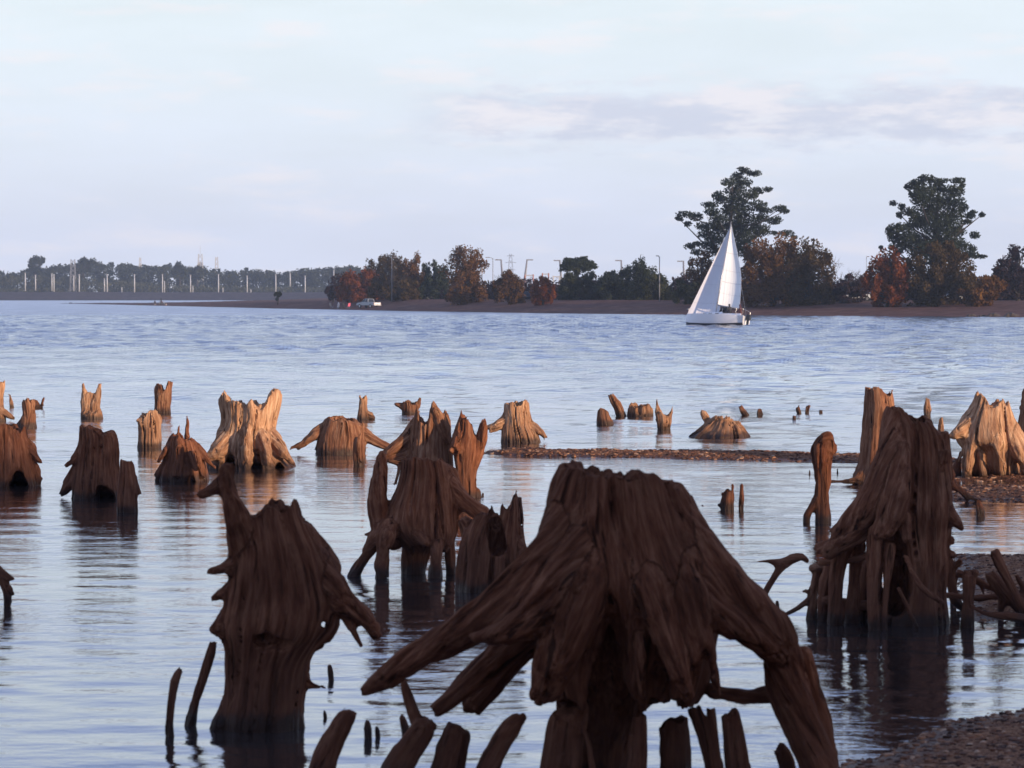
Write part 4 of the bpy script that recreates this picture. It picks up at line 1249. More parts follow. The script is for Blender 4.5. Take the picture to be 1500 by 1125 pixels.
    # ---- right: the tall stump on tangled roots
    stump('tall dark cracked stump standing on tangled roots near the right edge', 912,
          slices=[(592, 1296, 1328), (612, 1292, 1372), (640, 1288, 1385), (680, 1283, 1388), (715, 1276, 1391), (745, 1268, 1393), (770, 1268, 1392), (795, 1280, 1390), (830, 1290, 1388), (870, 1284, 1386), (912, 1268, 1392)],
          top=[(1290, 625), (1296, 602), (1300, 594), (1308, 594), (1314, 591), (1322, 596), (1326, 597), (1331, 609), (1338, 606), (1346, 610), (1354, 607), (1364, 610), (1368, 622), (1376, 630), (1383, 638), (1388, 646)],
          roots=[[(1310, 610, -.12, 18), (1306, 670, -.26, 22), (1278, 736, -.34, 23), (1244, 768, -.34, 18), (1218, 788, -.34, 11)],
                 [(1285, 760, -.3, 22), (1250, 784, -.34, 17), (1222, 800, -.34, 15), (1208, 816, -.34, 10)],
                 [(1240, 790, -.2, 12), (1214, 800, -.2, 10), (1192, 806, -.2, 8)],
                 [(1316, 660, -.3, 18), (1312, 730, -.44, 24), (1298, 772, -.5, 18), (1276, 784, -.5, 8)], [(1322, 760, -.42, 18), (1326, 795, -.45, 9)],
                 [(1380, 745, -.1, 16), (1396, 762, -.12, 10), (1411, 776, -.12, 4)],
                 [(1384, 640, 0, 10), (1386, 700, 0, 12)], [(1385, 790, 0, 10), (1398, 791, 0, 6)], [(1384, 812, 0, 9), (1400, 813, 0, 4)], [(1386, 665, -.2, 8), (1383, 682, -.2, 8)]],
          cuts=[[(1314, 785, -.75, 8), (1312, 830, -.7, 22), (1312, 880, -.66, 26)], [(1350, 760, -.75, 8), (1356, 830, -.7, 10)], [(1336, 640, -.62, 3), (1344, 700, -.66, 5), (1340, 760, -.7, 6)]],
          hung=[[(1282, 780, -.46, 11), (1278, 840, -.5, 9), (1279, 890, -.5, 9), (1280, 925, -.5, 9)], [(1304, 800, -.46, 8), (1298, 860, -.5, 6), (1294, 925, -.5, 6)],
                [(1326, 818, -.45, 5), (1343, 853, -.5, 5), (1362, 870, -.5, 5), (1380, 882, -.4, 5)], [(1316, 862, -.5, 4), (1328, 886, -.52, 4), (1342, 918, -.5, 4)],
                [(1240, 800, -.2, 14), (1228, 830, -.2, 12), (1225, 870, -.2, 12), (1224, 912, -.2, 13)], [(1258, 800, -.1, 13), (1250, 850, -.05, 10), (1248, 912, -.05, 12)],
                [(1222, 822, .1, 10), (1208, 850, .1, 11), (1206, 912, .1, 10)], [(1272, 830, .15, 12), (1268, 912, .15, 16)],
                [(1203, 824, -.1, 6), (1240, 822, -.2, 6), (1276, 812, -.3, 7)], [(1210, 880, 0, 7), (1250, 886, 0, 9), (1290, 888, 0, 9)]],
          mat='rust', ratio=0.95, flute=0.10, jag=0.09, bowl=0.2, voxpx=1.5, deep=0.3, kf=0.42)
    drift = 'broken roots lying and standing round the tall cracked stump'
    stub('forked root like an antler standing left of the tall cracked stump', 882, [[(1107, 823, 0, 2.5), (1128, 822, 0, 5), (1145, 825, 0, 8), (1160, 818, 0, 8), (1174, 815, 0, 6), (1182, 821, 0, 4)], [(1146, 826, 0, 8), (1134, 846, 0, 6), (1121, 868, 0, 6), (1118, 890, 0, 6)]], 'rust', drift)
    stub('hammer headed root post left of the tall cracked stump', 908, [[(1184, 834, 0, 5), (1196, 831, 0, 8), (1206, 832, 0, 7)], [(1198, 834, 0, 8), (1192, 865, 0, 8), (1189, 920, 0, 9)], [(1188, 876, 0, 5), (1170, 890, 0, 4), (1150, 900, 0, 3)], [(1184, 866, 0, 5), (1177, 866, 0, 3)]], 'brown', drift)
    stub('tiny upright twig between the antler root and the hammer headed post', 892, [[(1138, 880, 0, 1.5), (1140, 896, 0, 2.5)]], 'dark', drift, 'dead_stick', 'stick', voxpx=0.9)
    stub('pale topped root post right of the tall cracked stump', 918, [[(1419, 842, 0, 11), (1419, 862, 0, 10), (1418, 890, 0, 10), (1417, 928, 0, 12)], [(1412, 840, 0, 6), (1428, 839, 0, 6)]], 'rust', drift)
    stub('long horizontal root running behind the pale topped post', 905, [[(1322, 862, .1, 6), (1360, 868, .1, 6), (1400, 874, .1, 5), (1440, 876, .1, 6), (1475, 873, .1, 6), (1530, 876, .1, 6), (1560, 930, .1, 6)]], 'rust', drift, 'driftwood_branch', 'driftwood', dD=0.3)
    stub('crooked root arching down behind the pale topped post', 908, [[(1388, 812, .1, 9), (1392, 845, .1, 7), (1400, 880, .1, 7), (1412, 893, .1, 5), (1420, 915, .1, 5)], [(1392, 840, .1, 6), (1402, 828, .1, 6), (1406, 824, .1, 6)]], 'dark', drift, 'driftwood_branch', 'driftwood', dD=0.6)
    stub('barbed root slanting right from behind the pale topped post', 905, [[(1400, 838, .1, 5), (1430, 850, .1, 6), (1446, 858, .1, 5), (1460, 866, .1, 2)], [(1436, 853, .1, 4), (1440, 868, .1, 3), (1447, 884, .1, 1.5)], [(1398, 838, .1, 5), (1396, 920, .1, 6)]], 'dark', drift, 'driftwood_branch', 'driftwood', dD=0.9)
    stub('long straight root leaning left against the right edge of the picture', 915, [[(1456, 806, 0, 6), (1464, 826, 0, 8), (1484, 862, 0, 8), (1500, 895, 0, 8), (1514, 925, 0, 8)]], 'rust', drift, 'driftwood_branch', 'driftwood')
    stub('thick dark root leaning left under the long straight root', 912, [[(1450, 838, .1, 9), (1460, 855, .1, 12), (1478, 872, .1, 13), (1505, 890, .1, 18), (1520, 930, .1, 20)], [(1476, 870, .1, 11), (1466, 892, .1, 5), (1466, 920, .1, 6)], [(1488, 842, .1, 5), (1500, 862, .1, 6), (1512, 890, .1, 7)]], 'dark', drift, 'driftwood_branch', 'driftwood', dD=0.3)
    stub('low root creeping along the mud at the right edge', 922, [[(1420, 886, 0, 4), (1440, 898, 0, 4), (1462, 902, 0, 5), (1490, 905, 0, 8), (1530, 912, 0, 10)]], 'dark', drift, 'driftwood_branch', 'driftwood')

    stump('slim dark snag with a knobbed head left of the tall cracked stump', 766,
          roots=[[(1210, 642, 0, 10), (1208, 653, 0, 17), (1205, 664, 0, 18), (1204, 684, 0, 14), (1206, 706, 0, 12.5), (1203, 724, 0, 12), (1205, 742, 0, 12.5), (1207, 775, 0, 13)],
                 [(1203, 644, -.05, 9), (1214, 640, -.05, 8)], [(1197, 730, 0, 8), (1188, 745, 0, 6), (1182, 756, 0, 6), (1181, 772, 0, 5)], [(1222, 652, 0, 5), (1224, 660, 0, 4)]],
          mat='dark', voxpx=1.1, rough=0.012)
    stump('tall straight stump half hidden behind the tall cracked stump', 709,
          slices=[(566, 1266, 1306), (600, 1265, 1312), (640, 1261, 1314), (680, 1257, 1316), (712, 1250, 1318)],
          top=[(1264, 590), (1266, 572), (1269, 566), (1278, 567), (1285, 564), (1290, 569), (1296, 574), (1302, 576), (1306, 566), (1309, 562), (1311, 580), (1313, 600)],
          roots=[[(1275, 690, -.1, 22), (1254, 702, -.15, 8), (1236, 705, -.15, 4), (1216, 706, -.15, 2)]],
          mat='brown', ratio=0.95, flute=0.10, jag=0.12, bowl=0.3, voxpx=1.1)
    stump('pale stump arched over a dark hollow beside the right edge', 700,
          slices=[(575, 1424, 1478), (600, 1414, 1484), (625, 1402, 1490), (645, 1398, 1496), (660, 1412, 1492), (680, 1416, 1490), (702, 1414, 1490)],
          top=[(1398, 640), (1406, 618), (1416, 600), (1427, 585), (1431, 574), (1434, 572), (1440, 580), (1446, 591), (1452, 592), (1459, 587), (1466, 582), (1470, 591), (1475, 585), (1480, 600), (1487, 620), (1492, 635)],
          roots=[[(1425, 615, -.2, 18), (1406, 632, -.25, 11), (1392, 641, -.25, 6)], [(1425, 640, -.3, 14), (1420, 665, -.3, 9), (1417, 705, -.3, 10)], [(1480, 630, -.3, 18), (1494, 660, -.35, 12), (1505, 685, -.35, 10), (1512, 708, -.35, 9)],
                 [(1455, 630, -.4, 20), (1461, 660, -.5, 5), (1470, 680, -.5, 5), (1480, 706, -.5, 5)]],
          cuts=[[(1446, 652, -.8, 8), (1446, 675, -.7, 20), (1446, 710, -.6, 22)], [(1474, 665, -.8, 6), (1482, 700, -.6, 10)]],
          hung=[[(1414, 652, -.2, 2.5), (1409, 665, -.2, 2.5), (1404, 676, -.2, 2)], [(1436, 665, -.3, 6), (1442, 705, -.3, 6)]],
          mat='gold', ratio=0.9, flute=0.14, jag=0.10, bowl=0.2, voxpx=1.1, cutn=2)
    stump('dark stump cut off by the right edge behind the pale arched stump', 690,
          slices=[(566, 1497, 1540), (600, 1492, 1545), (640, 1488, 1550), (692, 1486, 1555)], top=[(1488, 640), (1494, 600), (1499, 568), (1510, 566), (1530, 575), (1545, 600)], mat='brown', voxpx=1.2, dD=0.5)
    g5 = 'broken roots by the pale arched stump'
    stub('short spiked snag at the left foot of the pale arched stump', 699, [[(1407, 660, 0, 2), (1404, 676, 0, 4), (1402, 690, 0, 7), (1402, 708, 0, 8)]], 'rust', g5)
    stub('thin bent branch reaching from the tall cracked stump to the gravel bar', 735, [[(1384, 672, 0, 8), (1390, 695, 0, 9), (1394, 708, 0, 6), (1412, 722, 0, 5), (1424, 730, 0, 4), (1434, 737, 0, 4), (1436, 760, 0, 4)], [(1413, 723, 0, 4), (1417, 738, 0, 1.5)], [(1388, 700, 0, 8), (1386, 745, 0, 8)]], 'dark', g5, 'driftwood_branch', 'driftwood')
    stub('stubby dark post in the water below the right hand gravel bar', 757, [[(1431, 730, 0, 2), (1434, 740, 0, 5), (1437, 750, 0, 6), (1437, 764, 0, 6)]], 'dark', g5)

    # ---- middle left
    stump('dark broad stump with a hollow foot cut off by the left edge', 711,
          slices=[(620, -22, 36), (645, -28, 43), (670, -34, 49), (692, -38, 55), (712, -40, 61)],
          top=[(-24, 626), (-10, 620), (8, 618), (18, 619), (26, 626), (32, 630), (36, 622), (40, 620), (43, 632), (45, 655)],
          roots=[[(40, 655, -.1, 12), (53, 672, -.1, 7), (62, 677, -.1, 3)], [(48, 690, 0, 12), (60, 708, 0, 6)]], cuts=[[(26, 698, -.75, 12), (27, 716, -.7, 17)]], mat='rust', ratio=0.9, jag=0.05, flute=0.09, voxpx=1.15)
    stump('reddish stump with a pointed left shoulder and a short spur', 729,
          slices=[(622, 116, 166), (645, 117, 173), (662, 114, 173), (682, 112, 174), (702, 108, 177), (730, 104, 182)],
          top=[(114, 640), (116, 621), (119, 620), (123, 625), (128, 620), (135, 625), (142, 627), (150, 632), (158, 630), (165, 630), (170, 632), (173, 638), (174, 660)],
          roots=[[(122, 662, -.1, 12), (107, 674, -.12, 6), (95, 683, -.12, 3)], [(118, 685, 0, 12), (102, 708, 0, 9), (89, 726, 0, 5)]],
          cuts=[[(150, 712, -.85, 8), (154, 732, -.75, 16)], [(130, 710, -.8, 6), (128, 732, -.75, 9)], [(108, 726, -.1, 5), (108, 726, .3, 5)]], mat='rust', ratio=0.95, flute=0.10, jag=0.05, voxpx=1.15)
    stump('square topped broken post in front of the reddish stump', 750,
          slices=[(672, 176, 195), (700, 174, 199), (725, 171, 203), (751, 171, 203)], top=[(174, 676), (177, 671), (180, 673), (184, 671), (188, 674), (194, 674), (197, 680)],
          roots=[[(196, 700, .05, 7), (206, 724, .05, 4)]], mat='rust', flute=0.10, jag=0.1, bowl=0.2, voxpx=1.1, group='broken posts in the shallows', name='wooden_stub', cat='wooden post')
    stump('rooty brown stump with one upright splinter at its centre', 704,
          slices=[(634, 252, 274), (644, 244, 288), (660, 241, 296), (680, 236, 302), (705, 230, 306)], top=[(242, 650), (250, 635), (256, 632), (262, 630), (268, 636), (276, 639), (284, 640), (292, 652)],
          roots=[[(256, 645, -.1, 9), (243, 660, -.15, 7), (231, 679, -.15, 3)], [(288, 655, -.1, 9), (304, 672, -.12, 5), (317, 687, -.12, 3)], [(273, 642, 0, 4), (275, 622, 0, 3.5), (273, 609, 0, 1.5)], [(260, 640, 0, 3), (263, 622, 0, 1)],
                 [(262, 660, -.35, 9), (258, 700, -.4, 8)], [(280, 665, -.35, 7), (287, 690, -.4, 4)], [(240, 690, 0, 9), (228, 700, 0, 5)]],
          cuts=[[(278, 690, -.7, 4), (278, 708, -.6, 7)]], mat='rust', ratio=1.0, flute=0.15, jag=0.12, voxpx=1.1)
    stump('big sunlit stump with two tall prongs on the left', 684,
          slices=[(566, 320, 412), (590, 321, 411), (612, 325, 406), (632, 322, 402), (648, 316, 405), (662, 308, 414), (675, 300, 426), (686, 296, 436)],
          top=[(318, 580), (320, 570), (324, 567), (331, 570), (335, 577), (338, 586), (345, 583), (352, 585), (357, 588), (362, 592), (366, 584), (372, 582), (376, 590), (386, 591), (390, 588), (394, 576), (399, 567), (406, 566), (412, 566), (414, 580)],
          roots=[[(335, 640, -.3, 18), (320, 660, -.45, 13), (304, 672, -.5, 8)], [(400, 640, -.3, 16), (416, 665, -.42, 9), (434, 682, -.42, 3)], [(358, 630, -.55, 12), (360, 660, -.65, 8), (363, 690, -.65, 6)], [(385, 640, -.5, 12), (392, 665, -.6, 7), (396, 684, -.6, 4)]],
          cuts=[[(356, 590, -.75, 5), (355, 625, -.72, 6), (350, 650, -.75, 4)], [(338, 668, -.9, 6), (335, 690, -.8, 14)], [(374, 662, -.95, 4), (376, 688, -.85, 10)], [(408, 680, -.7, 3), (408, 690, -.6, 8)]],
          mat='gold', ratio=0.9, flute=0.13, jag=0.12, bowl=0.45, voxpx=1.05)
    stump('low sunlit stump with two long roots stretched out to either side', 664,
          slices=[(608, 478, 520), (620, 474, 530), (640, 466, 536), (665, 462, 537)], top=[(472, 622), (478, 611), (482, 607), (492, 609), (500, 608), (508, 612), (515, 611), (524, 616), (532, 622)],
          roots=[[(482, 622, -.1, 9), (462, 638, -.12, 7), (445, 648, -.12, 5), (424, 657, -.12, 3)], [(450, 646, -.12, 4), (436, 660, -.15, 2)], [(528, 632, 0, 10), (548, 646, 0, 8), (566, 654, 0, 7), (582, 662, 0, 6)], [(470, 650, .1, 6), (462, 662, .1, 4)]],
          mat='brown', ratio=0.95, flute=0.12, jag=0.08, voxpx=1.0)
    stump('narrow hollow snag right in front of the low long rooted stump', 681,
          slices=[(620, 526, 535), (645, 518, 535), (682, 517, 535)], top=[(516, 645), (520, 638), (526, 635), (530, 618), (533, 617), (536, 632)], mat='brown', flute=0.14, voxpx=1.0,
          group='broken posts in the shallows', name='wooden_stub', cat='wooden post')

    # ---- far row, in the evening sun
    far = 'small sunlit stumps and stakes far out in the shallows'
    def S(label, yb, **k):
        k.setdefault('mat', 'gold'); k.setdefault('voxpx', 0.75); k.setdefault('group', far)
        return stump(label, yb, **k)

    def K(label, yb, tubes, mat='gold', name='wooden_stub', cat='wooden post'):
        tubes = [[(a, b, c, r * 1.25 + 0.3) for a, b, c, r in t] for t in tubes]
        return stub(label, yb, tubes, mat, far, name, cat, voxpx=0.6)
    S('sunlit stump with a root, cut off by the left edge', 617, slices=[(557, -14, 8), (580, -14, 5), (600, -14, 7), (618, -16, 9)], top=[(-14, 560), (0, 556), (4, 558), (7, 556), (9, 566)], roots=[[(2, 600, -.1, 5), (12, 608, -.1, 4), (21, 613, -.1, 2)]])
    K('short curved stake next to the stump on the left edge', 597, [[(14, 577, 0, 1.5), (16, 588, 0, 2.5), (18, 601, 0, 3)]])
    S('crumbling stump with one pale splinter near the left edge', 626, slices=[(585, 32, 52), (605, 32, 53), (627, 28, 54)], top=[(30, 592), (34, 584), (38, 586), (41, 579), (44, 586), (50, 584), (54, 594)], roots=[[(36, 615, 0, 5), (26, 624, 0, 3)]], jag=0.3, bowl=0.5, mat='brown')
    K('low branch with an upturned tip behind the crumbling stump', 597, [[(46, 590, 0, 5), (54, 596, 0, 4), (61, 596, 0, 3), (63, 588, 0, 2), (64, 582, 0, 1)], [(50, 590, 0, 4), (50, 604, 0, 5)]], 'rust')
    S('stump split into two pale prongs like a letter V', 614, slices=[(600, 124, 148), (606, 120, 150), (615, 118, 151)], top=[(118, 602), (126, 600), (136, 601), (150, 600)],
      roots=[[(126, 604, 0, 7), (124, 588, 0, 6), (123, 573, 0, 4), (122, 561, 0, 1.5)], [(126, 590, 0, 5), (130, 580, 0, 6), (133, 577, 0, 3)], [(136, 606, 0, 9), (141, 588, 0, 7), (145, 572, 0, 5), (147, 561, 0, 3)]])
    S('barrel shaped hollow stump standing farthest out on the left', 605, slices=[(557, 226, 253), (580, 225, 252), (606, 226, 250)], top=[(224, 566), (228, 562), (232, 560), (236, 561), (240, 567), (244, 566), (247, 558), (250, 557), (254, 558)], cuts=[[(239, 564, -.45, 2.5), (236, 572, -.4, 2)]], bowl=0.5, mat='brown')
    S('squat pale block of a stump with a ragged top, left of the pronged stump', 656, slices=[(600, 206, 230), (615, 199, 237), (635, 201, 237), (657, 200, 236)], top=[(195, 618), (200, 612), (208, 604), (215, 601), (221, 598), (228, 601), (234, 606), (239, 618)],
      roots=[[(208, 620, -.15, 6), (198, 614, -.15, 3)]], flute=0.14, voxpx=0.9)
    S('thin square stake with a knob at its foot', 615, slices=[(578, 525, 538), (600, 525, 538), (616, 522, 542)], top=[(524, 582), (527, 578), (530, 582), (534, 578), (537, 577), (539, 584)], roots=[[(534, 608, 0, 5), (543, 608, 0, 5), (547, 614, 0, 3)]])
    S('low reddish block with a dark horn on its left', 607, slices=[(586, 588, 612), (608, 588, 613)], top=[(587, 592), (592, 587), (598, 585), (604, 588), (610, 588), (613, 592)], roots=[[(592, 596, 0, 6), (584, 593, 0, 4), (577, 590, 0, 1.5)], [(611, 594, 0, 4), (615, 586, 0, 2), (616, 582, 0, 1)]], mat='brown')
    S('sunlit slit stump with a thick root on each side, by the gravel bar', 648, slices=[(586, 739, 774), (605, 738, 776), (622, 735, 780), (636, 734, 788), (649, 733, 792)], top=[(736, 600), (738, 590), (744, 588), (752, 587), (760, 589), (766, 586), (772, 584), (775, 590), (777, 605)],
      roots=[[(744, 612, -.1, 10), (728, 622, -.12, 8), (713, 629, -.12, 7)], [(782, 626, -.1, 9), (792, 633, -.12, 6), (800, 642, -.12, 4)]], cuts=[[(754, 596, -.6, 4), (753, 612, -.6, 4), (750, 622, -.6, 2)]], flute=0.13, voxpx=0.9)
    S('stocky brown stake left of the leaning post', 622, slices=[(596, 876, 890), (610, 875, 896), (623, 875, 900)], top=[(875, 600), (880, 596), (888, 600), (893, 606), (897, 612), (901, 598)], mat='brown')
    K('grey post leaning left among the far stakes', 610, [[(895, 578, 0, 4), (900, 588, 0, 5), (907, 601, 0, 6), (911, 616, 0, 6)]], 'brown')
    S('wide low pale block, split down the middle', 610, slices=[(588, 921, 956), (611, 920, 957)], top=[(920, 592), (926, 589), (933, 590), (937, 594), (942, 590), (950, 589), (956, 594)], cuts=[[(936, 588, -.4, 2.5), (936, 604, -.4, 2)]])
    S('pale snag with one tall spike and one short horn', 629, slices=[(604, 962, 980), (615, 961, 984), (630, 963, 982)], top=[(960, 606), (966, 602), (972, 606), (978, 606), (984, 604)], roots=[[(966, 610, 0, 6), (963, 596, 0, 4), (962, 583, 0, 1.5)], [(979, 616, 0, 4), (984, 604, 0, 3), (985, 594, 0, 1)]])
    S('low spreading sunlit stump like a mound, beyond the gravel bar', 639, slices=[(606, 1050, 1070), (615, 1040, 1080), (626, 1026, 1092), (640, 1008, 1100)], top=[(1020, 626), (1034, 612), (1042, 606), (1050, 607), (1056, 604), (1064, 606), (1070, 610), (1080, 617), (1086, 616), (1096, 630)],
      roots=[[(1036, 618, .1, 6), (1030, 606, .1, 5), (1028, 602, .1, 2)], [(1082, 622, .1, 5), (1080, 616, .1, 3)]], flute=0.18, voxpx=0.9)
    K('bent stake, largest of the row of tiny stakes far right', 608, [[(1084, 594, 0, 2.5), (1088, 602, 0, 3.5), (1094, 612, 0, 4)]], 'brown')
    K('tiny pointed stake just right of the bent stake', 608, [[(1113, 599, 0, 1), (1113, 604, 0, 2.5), (1114, 612, 0, 3)]], 'brown')
    K('left one of the pair of short upright stakes far right', 606, [[(1168, 595, 0, 2.5), (1170, 602, 0, 3), (1172, 610, 0, 3)]], 'brown')
    K('right one of the pair of short upright stakes far right', 605, [[(1185, 594, 0, 3), (1183, 602, 0, 3), (1183, 610, 0, 3)]], 'brown')
    K('tiny knob of wood below the pair of short stakes', 615, [[(1163, 609, 0, 1.5), (1163, 618, 0, 2)]], 'brown')
    K('tiny knob of wood right of the pair of short stakes', 606, [[(1203, 601, 0, 1.5), (1203, 609, 0, 2)]], 'brown')
    K('pale spike showing just over the tall cracked stump', 608, [[(1357, 583, 0, 1.5), (1357, 596, 0, 3.5), (1358, 614, 0, 4)], [(1360, 585, 0, 1.5), (1361, 600, 0, 2.5)]])
    K('pale splinter beside the right edge of the tall cracked stump', 640, [[(1380, 611, 0, 1.5), (1378, 624, 0, 4), (1378, 646, 0, 5)]])
    S('splintered black stump, left of two standing together in open water', 746, slices=[(716, 1060, 1076), (730, 1056, 1077), (747, 1055, 1077)], top=[(1055, 730), (1058, 722), (1064, 714), (1068, 712), (1071, 716), (1073, 706), (1074, 714), (1077, 724)], roots=[[(1062, 725, 0, 5), (1056, 722, 0, 2)], [(1060, 742, 0, 3), (1051, 739, 0, 1)]], mat='dark', jag=0.2, group='pair of dark stubs in open water')
    S('slim pointed black stub, right of two standing together in open water', 746, slices=[(710, 1083, 1090), (730, 1081, 1091), (747, 1081, 1091)], top=[(1081, 720), (1084, 710), (1087, 707), (1090, 712), (1092, 722)], mat='dark', group='pair of dark stubs in open water')
    for lab, px, y0, y1, r in (('dark speck of wood left of the pair of black stubs', 1029, 738, 741, 2.5), ('small dark knob left of the knobbed snag', 1186, 687, 695, 3.5), ('small dark knob right of the knobbed snag', 1227, 686, 693, 3.5), ('dark speck of wood left of the stilt rooted stump', 493, 829, 833, 2.5)):
        stub(lab, y1, [[(px, y0 + r * .4, 0, r * .6), (px, y1 + 3, 0, r)]], 'dark', tips, 'root_tip', 'root tip', voxpx=0.8)
    stub('broken forked root cut off by the left edge in the near water', 888, [[(-20, 826, 0, 12), (0, 840, 0, 9), (12, 846, 0, 5), (20, 848, 0, 2)], [(-2, 842, 0, 8), (10, 866, 0, 7), (10, 895, 0, 6)], [(12, 862, 0, 7), (21, 870, 0, 3)], [(-20, 830, 0, 12), (-24, 900, 0, 14)]], 'rust')


build_stumps()

# ------------------------------------------------------------------ sailing boat
M['sail'] = plain('white_sailcloth', (0.80, 0.80, 0.80), 0.7, var=0.03)
M['jib'] = plain('grey_white_sailcloth', (0.66, 0.65, 0.69), 0.7, var=0.03)
M['hull'] = plain('white_gelcoat', (0.80, 0.79, 0.82), 0.3, var=0.03)
M['antifoul'] = plain('dark_bottom_paint', (0.02, 0.022, 0.035), 0.5)
M['black'] = plain('black_plastic', (0.022, 0.022, 0.024), 0.45)
M['alu'] = plain('grey_aluminium', (0.42, 0.42, 0.44), 0.35, 0.7)
M['seam'] = plain('grey_seam_tape', (0.42, 0.42, 0.45), 0.7)
M['canvas'] = plain('dark_canvas', (0.03, 0.028, 0.032), 0.8)
M['cloth_dark'] = plain('dark_jacket', (0.035, 0.033, 0.04), 0.85)
M['cloth_maroon'] = plain('maroon_jacket', (0.085, 0.03, 0.035), 0.85)
M['cloth_pale'] = plain('pale_shirt', (0.45, 0.45, 0.48), 0.85)
M['glass'] = plain('dark_window_glass', (0.02, 0.024, 0.03), 0.12)
M['rubber'] = plain('tyre_rubber', (0.02, 0.02, 0.02), 0.8)
M['white_paint'] = plain('white_painted_steel', (0.42, 0.42, 0.44), 0.5)
M['grey_paint'] = plain('grey_painted_steel', (0.20, 0.20, 0.22), 0.5)
M['red_paint'] = plain('red_painted_steel', (0.26, 0.06, 0.055), 0.5)
M['silver'] = plain('silver_car_paint', (0.26, 0.27, 0.30), 0.3, 0.4, var=0.04)
M['pale_car'] = plain('pale_car_paint', (0.34, 0.36, 0.40), 0.3, 0.2, var=0.04)
M['navy_car'] = plain('dark_blue_car_paint', (0.015, 0.02, 0.045), 0.25, 0.2, var=0.04)
M['white_car'] = plain('white_car_paint', (0.75, 0.75, 0.76), 0.3, var=0.04)
M['pink'] = plain('pink_canvas', (0.55, 0.10, 0.18), 0.8)
M['cream'] = plain('cream_canvas', (0.40, 0.32, 0.26), 0.8)
M['rock'] = plain('dark_shore_rock', (0.06, 0.045, 0.04), 0.9, var=0.3)


def sheet(name, rows, mat, parent, thick=0.02):
    """thin cloth through a grid of points, with real thickness"""
    n, m = len(rows), len(rows[0])
    P = np.array([[tuple(p) for p in r_] for r_ in rows], np.float32)
    nrm = np.cross(P[-1, 0] - P[0, 0], P[0, -1] - P[0, 0])
    nrm /= np.linalg.norm(nrm)
    V = np.concatenate([(P + nrm * thick / 2).reshape(-1, 3), (P - nrm * thick / 2).reshape(-1, 3)])
    I = np.arange(n * m).reshape(n, m)
    q = np.stack([I[:-1, :-1].ravel(), I[:-1, 1:].ravel(), I[1:, 1:].ravel(), I[1:, :-1].ravel()], 1)
    o = n * m
    F = [tuple(f) for f in q] + [tuple(int(i) + o for i in f[::-1]) for f in q]
    rim = list(I[0, :]) + list(I[1:, -1]) + list(I[-1, -2::-1]) + list(I[-2:0:-1, 0])
    for a, b in zip(rim, rim[1:] + rim[:1]):
        F.append((int(b), int(a), int(a) + o, int(b) + o))
    m_ = MB()
    m_.poly([tuple(v) for v in V], [tuple(int(i) for i in f) for f in F])
    return m_.build(name, mat, parent, smooth=False)


def person_mesh(name, tubes, mat, loc, label, group, rz=0.0, extra=None, vox=0.035):
    """one continuous body from tapered limbs; tubes in metres (x, y, z, r)"""
    V, Q, G = field_mesh([Tube(t, k=0.05, knob=0.0) for t in tubes], vox, 0.0, zmin=-1)
    o = mesh_np(name, V, Q, mat, loc=loc)
    o.rotation_euler.z = rz
    return tag(o, label, 'person', group)


def seated(lean=0.0):
    return [[(0, 0, 0.02, .13), (0, lean * .4, 0.28, .14), (0, lean * .8, 0.48, .17), (0, lean, 0.56, .09), (0, lean + .01, 0.64, .06)],
            [(0, lean + .03, 0.73, .085), (0, lean + .03, 0.80, .09)],
            [(-.17, lean, .50, .06), (-.24, lean + .1, .27, .05), (-.14, lean + .32, .2, .04), (-.11, lean + .40, .2, .045)],
            [(.17, lean, .50, .06), (.24, lean + .12, .27, .05), (.16, lean + .33, .22, .04), (.13, lean + .41, .22, .045)],
            [(-.09, 0, 0, .10), (-.13, .42, .06, .08), (-.13, .46, -.36, .055), (-.13, .58, -.40, .045)],
            [(.09, 0, 0, .10), (.13, .42, .06, .08), (.13, .46, -.36, .055), (.13, .58, -.40, .045)]]


def standing():
    return [[(0, 0, 0.92, .14), (0, 0, 1.15, .14), (0, 0, 1.38, .17), (0, 0, 1.48, .09), (0, 0, 1.55, .06)],
            [(0, .02, 1.62, .085), (0, .02, 1.70, .09)],
            [(-.18, 0, 1.40, .06), (-.24, .05, 1.12, .05), (-.20, .22, .96, .04), (-.19, .28, .95, .045)],
            [(.18, 0, 1.40, .06), (.24, .05, 1.12, .05), (.2, .24, 1.0, .04), (.19, .30, 1.0, .045)],
            [(-.09, 0, .90, .10), (-.11, .03, .48, .075), (-.11, 0, .09, .055), (-.11, .14, .05, .045)],
            [(.09, 0, .90, .10), (.12, -.03, .48, .075), (.12, -.05, .09, .055), (.12, .10, .05, .045)]]


